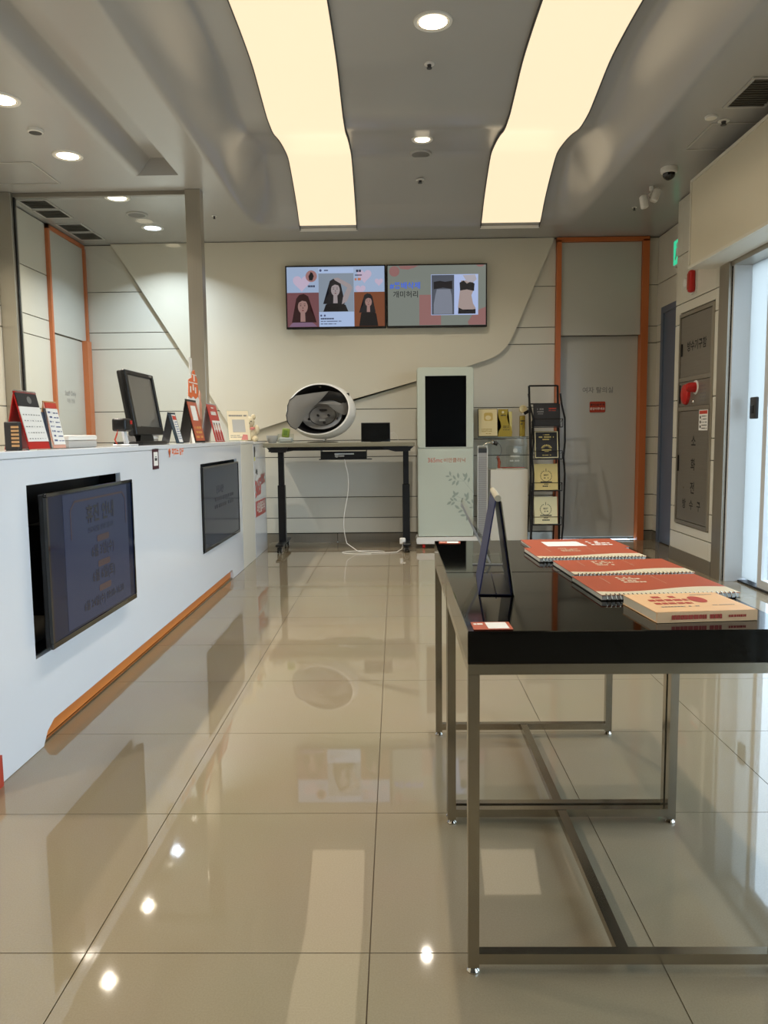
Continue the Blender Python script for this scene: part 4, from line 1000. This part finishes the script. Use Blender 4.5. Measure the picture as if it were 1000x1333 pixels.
# ================================================================ AWARD CABINET AND RACK
t = thing('display_cabinet', 'white cabinet with a clear glass case and shelf between kiosk and rack', 'cabinet', (1.10, 7.44, 0))
obj('body', B().box(-.185, .175, 0, .27, .03, .735, bev=.002), M_OFFW, t)
obj('plinth', B().box(-.18, .17, .01, .26, 0, .029), M_WOOD, t)
obj('glass_side', B().box(-.18, -.176, .004, .266, .737, 1.042).box(.168, .172, .004, .266, .737, 1.042), M_ACRYL, t)
obj('glass_front', B().box(-.175, .167, .004, .008, .737, 1.042), M_ACRYL, t)
obj('glass_shelf', B().box(-.31, .178, 0, .27, 1.043, 1.051), M_ACRYL, t)
obj('shelf_edge', B().box(-.31, .178, -.0015, -.0002, 1.043, 1.051), mat('glass_edge', (96, 108, 102), .2, var=.02), t)
CY = 7.44
t = thing('slim_panel', 'slim standing panel with a white frame and a ribbed grey face left of the cabinet', 'panel', (.835, 7.40, 0))
obj('frame', B().box(-.052, -.044, -.01, .03, .02, .96).box(.038, .046, -.01, .03, .02, .96).box(-.052, .046, -.01, .03, .96, .968), M_WHITE, t)
obj('grey_face', B().box(-.044, .038, .0, .02, .03, .945), M_LGREY, t)
for k in range(40): obj('rib', B().box(-.043, .037, -.003, .0, .05+.0205*k, .058+.0205*k), mat('rib_grey', (158, 156, 153), .5, var=.02), t)
obj('foot', B().box(-.06, .055, -.06, .08, 0, .02), M_WHITE, t)
obj('header', B().box(-.044, .038, -.002, .0, .90, .945), M_DGREY, t)

def award(name, label, x, y, z, parts, rz=0, group=None):
    t = thing(name, label, 'award', (x, y, z), rz)
    for nm, b, m, *mm in parts: obj(nm, b, m, t, M=(mm[0] if mm else None))
    return t
LE = Matrix.Rotation(R(-9), 4, 'X')
b = B(); [greek(b, -.06, .04, .075-.012*k, .005, -.0045, seed=k) for k in range(3)]; greek(b, -.02, .03, .03, .006, -.0045)
award('award_plaque', 'pale gold square plaque leaning at the left of the glass shelf', .895, 7.50, 1.0525, [
    ('board', B().box(-.095, .095, 0, .012, .002, .275, M=LE), M_BLACK),
    ('gold_face', B().box(-.088, .092, -.003, -.0002, .008, .27, M=LE), M_GOLDL),
    ('emblem', B().flat(rrect(-.035, .05, .155, .235, .018), -.0036), M_GOLD, LE),
    ('relief', B().disc(.005, .185, .028, -.0042, 20, 1, .8), M_GOLDL, LE), ('engraving', b, M_GOLDD, LE), ])
wv = [(-.07, 0), (.065, 0), (.072, .04), (.06, .09), (.03, .14), (.02, .19), (.032, .24), (.03, .265), (-.065, .265), (-.07, .22), (-.055, .17), (-.04, .13), (-.035, .09), (-.06, .05)]
b = B(); greek(b, -.04, .01, .205, .010, -.0016); [greek(b, -.02, .045, .10-.012*k, .006, -.0016, seed=k) for k in range(4)]
award('award_plaque', 'darker gold wavy plaque in the middle of the glass shelf', 1.062, 7.52, 1.0525, [
    ('wavy_plate', B().prism(wv, 0, .012), M_GOLDD), ('back_plate', B().box(-.055, .07, .014, .02, 0, .24), M_GOLD), ('engraving', b, M_INK), ('crest', B().disc(-.02, .235, .012, -.0016, 14), M_GOLDL)])
award('award_trophy', 'narrow gold trophy with a black tilted cap at the right of the glass shelf', 1.24, 7.52, 1.0525, [
    ('column', B().box(-.035, .018, 0, .03, 0, .20, bev=.003), M_GOLDD), ('side_glass', B().box(.019, .032, .002, .028, 0, .20), M_ACRYL),
    ('cap_ring', B().rev([(.015, -.01), (.035, -.012), (.04, 0), (.035, .012), (.015, .01)], (-.002, .012, .262), 24, 'y'), M_GOLDL),
    ('black_cap', B().box(-.01, .045, -.012, .022, .215, .245, bev=.004, M=Matrix.Translation((.03, 0, .232)) @ Matrix.Rotation(R(-28), 4, 'Y') @ Matrix.Translation((-.018, 0, -.23))), M_BLACK),
    ('ball', B().ball((.0, .012, .214), .013), M_WHITE), ('engraving', greek(greek(B(), -.028, .012, .15, .012, -.001), -.028, .012, .12, .012, -.001, seed=2), M_INK)])
t = thing('crystal_award', 'clear crystal award with white print inside the glass case', 'award', (1.165, 7.53, .7525))
obj('crystal', B().prism([(-.085, 0), (.085, 0), (.085, .20), (-.07, .215), (-.085, .2)], 0, .025), M_ACRYL, t)
obj('crystal_print', greek(greek(B().disc(0, .165, .022, -.001, 18), -.045, .045, .11, .016, -.001), -.05, .05, .065, .014, -.001, seed=2), M_WINK, t)
t = thing('red_book', 'red covered book lying flat inside the glass case', 'book', (1.13, 7.56, .7365))
obj('cover', B().box(-.12, .13, -.05, .08, .011, .0155, bev=.001), M_REDC, t)
obj('pages', B().box(-.115, .126, -.046, .078, 0, .011), M_PAPERE, t)
t = thing('orange_figurine', 'small orange and white figurine in the glass case beside the crystal award', 'figurine', (1.005, 7.49, .7365))
obj('figure', B().tube([(0, 0, .0), (-.004, 0, .03), (.0, 0, .07), (-.01, 0, .105)], .014, 10).ball((-.012, 0, .115), .016), M_COVER, t, True)
obj('white_base', B().rev([(.001, 0), (.035, 0), (.03, .01), (.001, .012)], n=20), M_WHITE, t, True)
t = thing('swivel_camera', 'small chrome and black swivel camera on a curled cable beside the glass case', 'camera', (.93, 7.415, .938))  # a swivel camera on a bent stem, not a lamp
obj('chrome_ball', B().ball((0, 0, .06), .022, 1, 1, 1, 3), M_CHROME, t, True)
obj('black_head', B().cyl((.012, -.01, .056), (.045, -.02, .045), .018, .02, 18), M_BLACK, t, True)
obj('stem', B().tube([(-.01, 0, .06), (-.045, .0, .055), (-.06, .0, .05), (-.08, .0, .04), (-.09, 0, .032)], .006), M_CHROME, t, True)
obj('curled_cable', B().tube([(.03+.055*math.sin(a), .0, .06-.075*(1-math.cos(a))) for a in [R(12*k) for k in range(16)]], .003), M_GREYP, t, True)

RX = 1.43
t = thing('magazine_rack', 'black metal magazine rack with four tiers beside the orange framed door', 'rack', (RX, 7.33, 0))
L_, R_ = -.135, .135
def rail(x, dx=0): return [(x, .03, 0), (x-.004, .03, .5), (x-.012, .05, 1.0), (x-.02, .09, 1.53)]
for x in (L_, R_): obj('upright', B().tube(rail(x), .0105, 8), M_BLKM, t)
for sx_ in (-1, 1):
    x = sx_*.148
    obj('side_rail', B().tube([(x-.03, -.02, 1.45), (x-.02, -.04, 1.35), (x+.012, -.035, 1.22), (x+.018, -.03, 1.0), (x+.004, -.035, .86), (x+.02, -.03, .7), (x+.016, -.03, .5), (x+.01, -.03, .2), (x, .0, .0)], .009, 8), M_BLKM, t)
    obj('rear_leg', B().tube([(sx_*.12, .10, 1.2), (sx_*.125, .2, .4), (sx_*.13, .28, 0)], .006, 8), M_BLKM, t)
obj('top_bar', B().tube([(L_-.02, .09, 1.53), (R_-.02, .09, 1.53)], .008, 8), M_BLKM, t)
obj('top_bar', B().tube([(L_-.016, .075, 1.36), (R_-.016, .075, 1.36)], .006, 8), M_BLKM, t)
TZ = [1.145, .845, .545, .22]
for z in TZ:
    obj('shelf_tray', B().box(-.14, .14, -.045, .03, z-.012, z-.004, bev=.002), M_BLKM, t)
    obj('front_bar', B().tube([(-.14, .03, z+.04), (-.14, -.045, z+.07), (.14, -.045, z+.07), (.14, .03, z+.04)], .0035, 6).tube([(-.14, -.045, z-.008), (-.14, -.045, z+.07)], .0035, 6).tube([(.14, -.045, z-.008), (.14, -.045, z+.07)], .0035, 6), M_BLKM, t)
def laurel(b, cx, cz, r, y):
    for k in range(9):
        for s in (-1, 1):
            a = R(-80+18*k); px, pz = cx+s*r*math.cos(a), cz+r*math.sin(a); ta = a+PI/2
            q = []
            for (u, v) in ((-1, 0), (0, .45), (1, 0), (0, -.45)):
                du, dv = u*r*.17, v*r*.17; aa = (ta+.5) if s > 0 else (PI-ta-.5)
                q.append((px+du*math.cos(aa)-dv*math.sin(aa), pz+du*math.sin(aa)+dv*math.cos(aa)))
            b.flat(q, y)
    return b
LB = Matrix.Translation((0, -.012, 0)) @ Matrix.Rotation(R(-10), 4, 'X')
def board(z, w, h, label, m, kind):
    t = thing('award_board', label, 'display board', (RX, 7.33, z))
    obj('board', B().box(-w/2, w/2, 0, .008, 0, h, M=LB), m, t)
    y = -.0008
    if kind == 0:
        obj('print', greek(greek(greek(B(), -.09, -.03, .165, .014, y), -.09, -.03, .14, .012, y, seed=2), -.085, -.035, .12, .008, y, seed=3), M_INKG, t, M=LB)
        obj('print_orange', greek(greek(B(), .02, .09, .17, .012, y), .02, .09, .15, .007, y, seed=2), M_BROWNRED, t, M=LB)
    elif kind == 1:
        b = B()
        for a in ((-w/2+.003, w/2-.003, .003, .011), (-w/2+.003, w/2-.003, h-.011, h-.003), (-w/2+.003, -w/2+.011, .011, h-.011), (w/2-.011, w/2-.003, .011, h-.011)): b.rect(*a, y)
        obj('gold_border', b, M_GOLDL, t, M=LB)
        obj('gold_print', greek(greek(greek(B(), -.03, .03, .225, .008, y), -.07, .07, .203, .013, y, seed=2), -.035, .035, .18, .012, y, seed=3), M_GOLD, t, M=LB)
        b = B()
        for k in range(9):
            a = R(20*k+10); b.flat([(.0+.02*math.cos(a), .095+.015*math.sin(a)), (.05*math.cos(a+.12), .095+.036*math.sin(a+.12)), (.05*math.cos(a-.12), .095+.036*math.sin(a-.12))], y)
        b.rect(-.045, .045, .075, .083, y).rect(-.02, .02, .062, .068, y); greek(b, -.04, .05, .03, .006, y, seed=9)
        obj('gold_emblem', b, M_GOLD, t, M=LB)
    else:
        b = laurel(B(), 0, h*.53, .052, y); b.rect(-.055, .055, h*.53-.062, h*.53-.052, y)
        obj('laurel', b, M_INK, t, M=LB)
        text('lettering', '1', .042, 0, y, h*.53+.055, M_INK, t, .01, M=LB)
        text('lettering', 'BEST', .022, 0, y, h*.53+.008, M_INK, t, .02, M=LB)
        obj('print', greek(greek(greek(B(), -.022, .022, h*.53-.018, .010, y), -.02, .02, h*.22, .008, y, seed=kind), -.035, .035, h*.14, .012, y, seed=5), M_INK, t, M=LB)
board(TZ[0], .25, .215, 'black board with small print on the top tier of the rack', M_INK, 0)
board(TZ[1], .225, .26, 'black board with a gold border and emblem on the second tier of the rack', M_INK, 1)
board(TZ[2], .22, .25, 'gold laurel board on the third tier of the rack', mat('gold_board', (216, 188, 118), .35, .3, var=.08), 2)
board(TZ[3], .22, .26, 'gold laurel board on the lowest tier of the rack', M_GOLDL, 3)

# ================================================================ BLACK TABLES
def table(label, y0):
    t = thing('display_table', label, 'table', (.451, y0, 0))
    hw, d = .316, .628
    obj('table_top', B().box(-hw, hw, 0, d, .641, .706, bev=.0015), M_BLKTOP, t)
    q = .0225
    for k, y in enumerate((.004, d-.004-q)):
        for x in (-hw+.001, hw-.001-q):
            l = obj('leg', B().box(x, x+q, y, y+q, .014, .6185), M_NICKEL, t)
            obj('levelling_foot', B().rev([(.001, 0), (.012, 0), (.013, .004), (.009, .009), (.005, .0135), (.001, .0135)], (x+q/2, y+q/2, 0), 20), M_CHROME, l, True)
        obj('top_rail', B().box(-hw+.001, hw-.001, y, y+q, .619, .640), M_NICKEL, t)
        obj('bottom_rail', B().box(-hw+.001+q, hw-.001-q, y, y+q, .022, .044), M_NICKEL, t)
    obj('stretcher', B().box(-.012, .012, .004+q, d-.004-q, .023, .043), M_NICKEL, t)
    for x in (-hw+.001, hw-.001-q): obj('side_rail', B().box(x, x+q, .004+q, d-.004-q, .619, .640), M_NICKEL, t)
table('nearer black lacquered display table on a square steel frame', 1.445)
table('farther black lacquered display table, behind the nearer one', 2.079)
TT = .7068

def notebook(label, x, y, w, d, rz, seed):
    t = thing('spiral_notebook', label, 'notebook', (x, y, TT), rz)
    obj('back_cover', B().box(-w/2, w/2, 0, d, 0, .0015), M_INK, t)
    obj('pages', B().box(-w/2+.002, w/2-.002, .004, d-.002, .0016, .0112), M_PAPER, t)
    c = obj('front_cover', B().box(-w/2, w/2, 0, d, .0118, .0130, M=None), M_COVER, t)
    P = [(-w/2+.0004, .0005)] + [(w/2-.0004, .0005)]
    up = []
    for k in range(17):
        u = k/16; up.append((w/2-.0004-(w-.0008)*u, d*(.24+.08*math.sin(u*5.2+.6)-.02*u)))
    obj('cream_wave', B().flat(P+up, .0133, 'z'), M_COVER2, c)
    b = B()
    for k in range(4): greek(b, -w*.18, -w*.18+w*(.18 if k % 2 else .12), d*.86-d*.085*k, d*.045, .0134, 'z', seed+k)
    b.flat([(-w*.30, d*.55), (-w*.297, d*.55), (-w*.297, d*.9), (-w*.30, d*.9)], .0134, 'z').flat([(w*.12, d*.5), (w*.123, d*.5), (w*.123, d*.93), (w*.12, d*.93)], .0134, 'z')
    obj('cover_print', b, M_COVER2, c)
    b = B(); n = int(w/.0105)
    for k in range(n):
        xx = -w/2+.012+(w-.024)*k/(n-1)
        b.tube([(xx, .004+.009*math.cos(a), .0068+.0078*math.sin(a)) for a in [R(60*j+10) for j in range(7)]], .00125, 5)
    obj('spiral_binding', b, M_NICKEL, t, kind='stuff')
    return t
notebook('orange and cream spiral notebook nearest the camera, behind the peach book', .617, 1.712, .318, .235, R(3.5), 1)
notebook('orange and cream spiral notebook, middle one of the three', .615, 1.968, .316, .222, R(3.0), 20)
notebook('orange and cream spiral notebook, farthest of the three', .575, 2.232, .318, .208, R(3.0), 40)
t = thing('booklet', 'thin orange booklet with a blank white rectangle at the far end of the tables', 'booklet', (.595, 2.462, TT), R(2))
obj('pages', B().box(-.155, .155, .002, .20, 0, .006), M_PAPER, t)
obj('cover', B().box(-.157, .157, 0, .202, .0062, .0075), M_COVER, t)
obj('white_rectangle', B().flat([(-.10, .035), (.03, .035), (.02, .14), (-.10, .14)], .0079, 'z'), M_PAPER, t)
b = B()
for k in range(3): greek(b, .05, .12, .13-.035*k, .018, .0079, 'z', seed=k)
obj('cover_print', b, M_WINK, t)

t = thing('paperback_book', 'thick peach paperback with red print at the front right of the table', 'book', (.512, 1.497, TT), R(5.5))
w, d, h = .207, .172, .021
obj('pages', B().box(.001, w-.001, .003, d-.002, .0018, h-.0018), M_PAPERE, t)
obj('back_cover', B().box(0, w, 0, d, 0, .0015), M_PEACH, t)
sp = obj('spine', B().box(0, w, -.0012, .0022, 0, h), M_PEACH, t)
fc = obj('front_cover', B().box(0, w, 0, d, h-.0014, h, M=Matrix.Identity(4)), M_PEACH, t)
obj('spine_print', greek(greek(B(), .03, .135, h*.5, .009, -.0018, seed=3, gap=.2), .14, .185, h*.5, .005, -.0018, seed=9), M_BROWNRED, t)
b = B()
for k, (L, hh_) in enumerate(((.075, .018), (.085, .018), (.08, .016))):
    greek(b, .045 if False else .03, .03+L, .135-.03*k, hh_, h+.0005, 'z', seed=70+k)
b.disc(0, 0, .0001, h+.0005)
obj('title_print', b, M_BROWNRED, fc)
obj('red_seal', B().flat([(.135+.017*math.cos(a), .105+.03*math.sin(a)) for a in [R(15*k) for k in range(24)]], h+.0006, 'z'), M_BROWNRED, fc)
b = B(); greek(b, .03, .11, .045, .006, h+.0005, 'z', 5); greek(b, .14, .19, .05, .004, h+.0005, 'z', 6); greek(b, .14, .19, .15, .004, h+.0005, 'z', 7)
obj('small_print', b, M_GREYP, fc)

# navy tent display
t = thing('tent_stand', 'folded navy tent stand with a beige rolled top edge on the black table', 'stand', (.243, 1.90, TT), R(-4.6))
L2 = .131; ht = .224
def leaf(x0, x1, z0, z1, th): # board between two lines running along y
    dx, dz = x1-x0, z1-z0; n = Vector((dz, -dx)).normalized()*th
    return B().prism([(x0, z0), (x1, z1), (x1+n.x, z1+n.y), (x0+n.x, z0+n.y)], -L2, L2)
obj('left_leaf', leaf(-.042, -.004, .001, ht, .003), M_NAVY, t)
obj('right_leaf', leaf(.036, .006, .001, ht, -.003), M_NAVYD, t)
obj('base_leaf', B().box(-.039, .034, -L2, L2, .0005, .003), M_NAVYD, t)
obj('inner_fold', B().box(-.002, .0, -L2, L2, .0032, .006), M_NAVY, t)
obj('right_facing', leaf(.042, .011, .001, ht-.004, -.0025), M_NICKEL if False else mat('beige_board', (150, 142, 120), .5, var=.03), t)
obj('rolled_edge', B().cyl((.002, -L2-.002, ht+.003), (.002, L2+.002, ht+.003), .0075, n=20), mat('beige_roll', (190, 182, 160), .45, var=.02), t, True)

# slanted acrylic easel behind it
t = thing('acrylic_easel', 'empty clear acrylic easel leaning left behind the navy tent stand', 'easel', (.25, 2.30, TT), R(-6))
obj('leaning_sheet', B().prism([(-.055, .175), (-.050, .178), (.033, .006), (.028, .003)], -.10, .10), M_ACRYL, t)
obj('sheet_edge', B().prism([(-.055, .175), (-.050, .178), (.033, .006), (.028, .003)], -.1015, -.1002), M_LGREY, t)
obj('foot_fold', B().prism([(-.02, .0), (.062, .0), (.062, .003), (-.02, .003)], -.10, .10), M_ACRYL, t)
obj('front_lip', B().prism([(.062, 0), (.066, 0), (.078, .026), (.074, .027)], -.10, .10), M_ACRYL, t)
obj('foot_edge', B().prism([(-.02, .0), (.062, .0), (.062, .003), (-.02, .003)], -.1015, -.1002).prism([(.062, 0), (.066, 0), (.078, .026), (.074, .027)], -.1015, -.1002), M_LGREY, t)

def card(label, x, y, w, d, rz):
    t = thing('table_card', label, 'card', (x, y, TT), rz)
    obj('card', B().box(-w/2, w/2, -d/2, d/2, 0, .0012), M_COVER, t)
    obj('white_area', B().flat([(-w*.12, -d*.42), (w*.42, -d*.42), (w*.40, d*.42), (-w*.14, d*.42)], .0016, 'z'), M_PAPER, t)
    b = B(); greek(b, -w*.45, -w*.18, d*.2, d*.18, .0016, 'z', 2); obj('card_print', b, M_WINK, t)
card('small orange and white card at the near left corner of the front table', .185, 1.482, .076, .058, R(1))
card('small orange and white card at the far left corner of the rear table', .185, 2.655, .074, .05, R(-4))
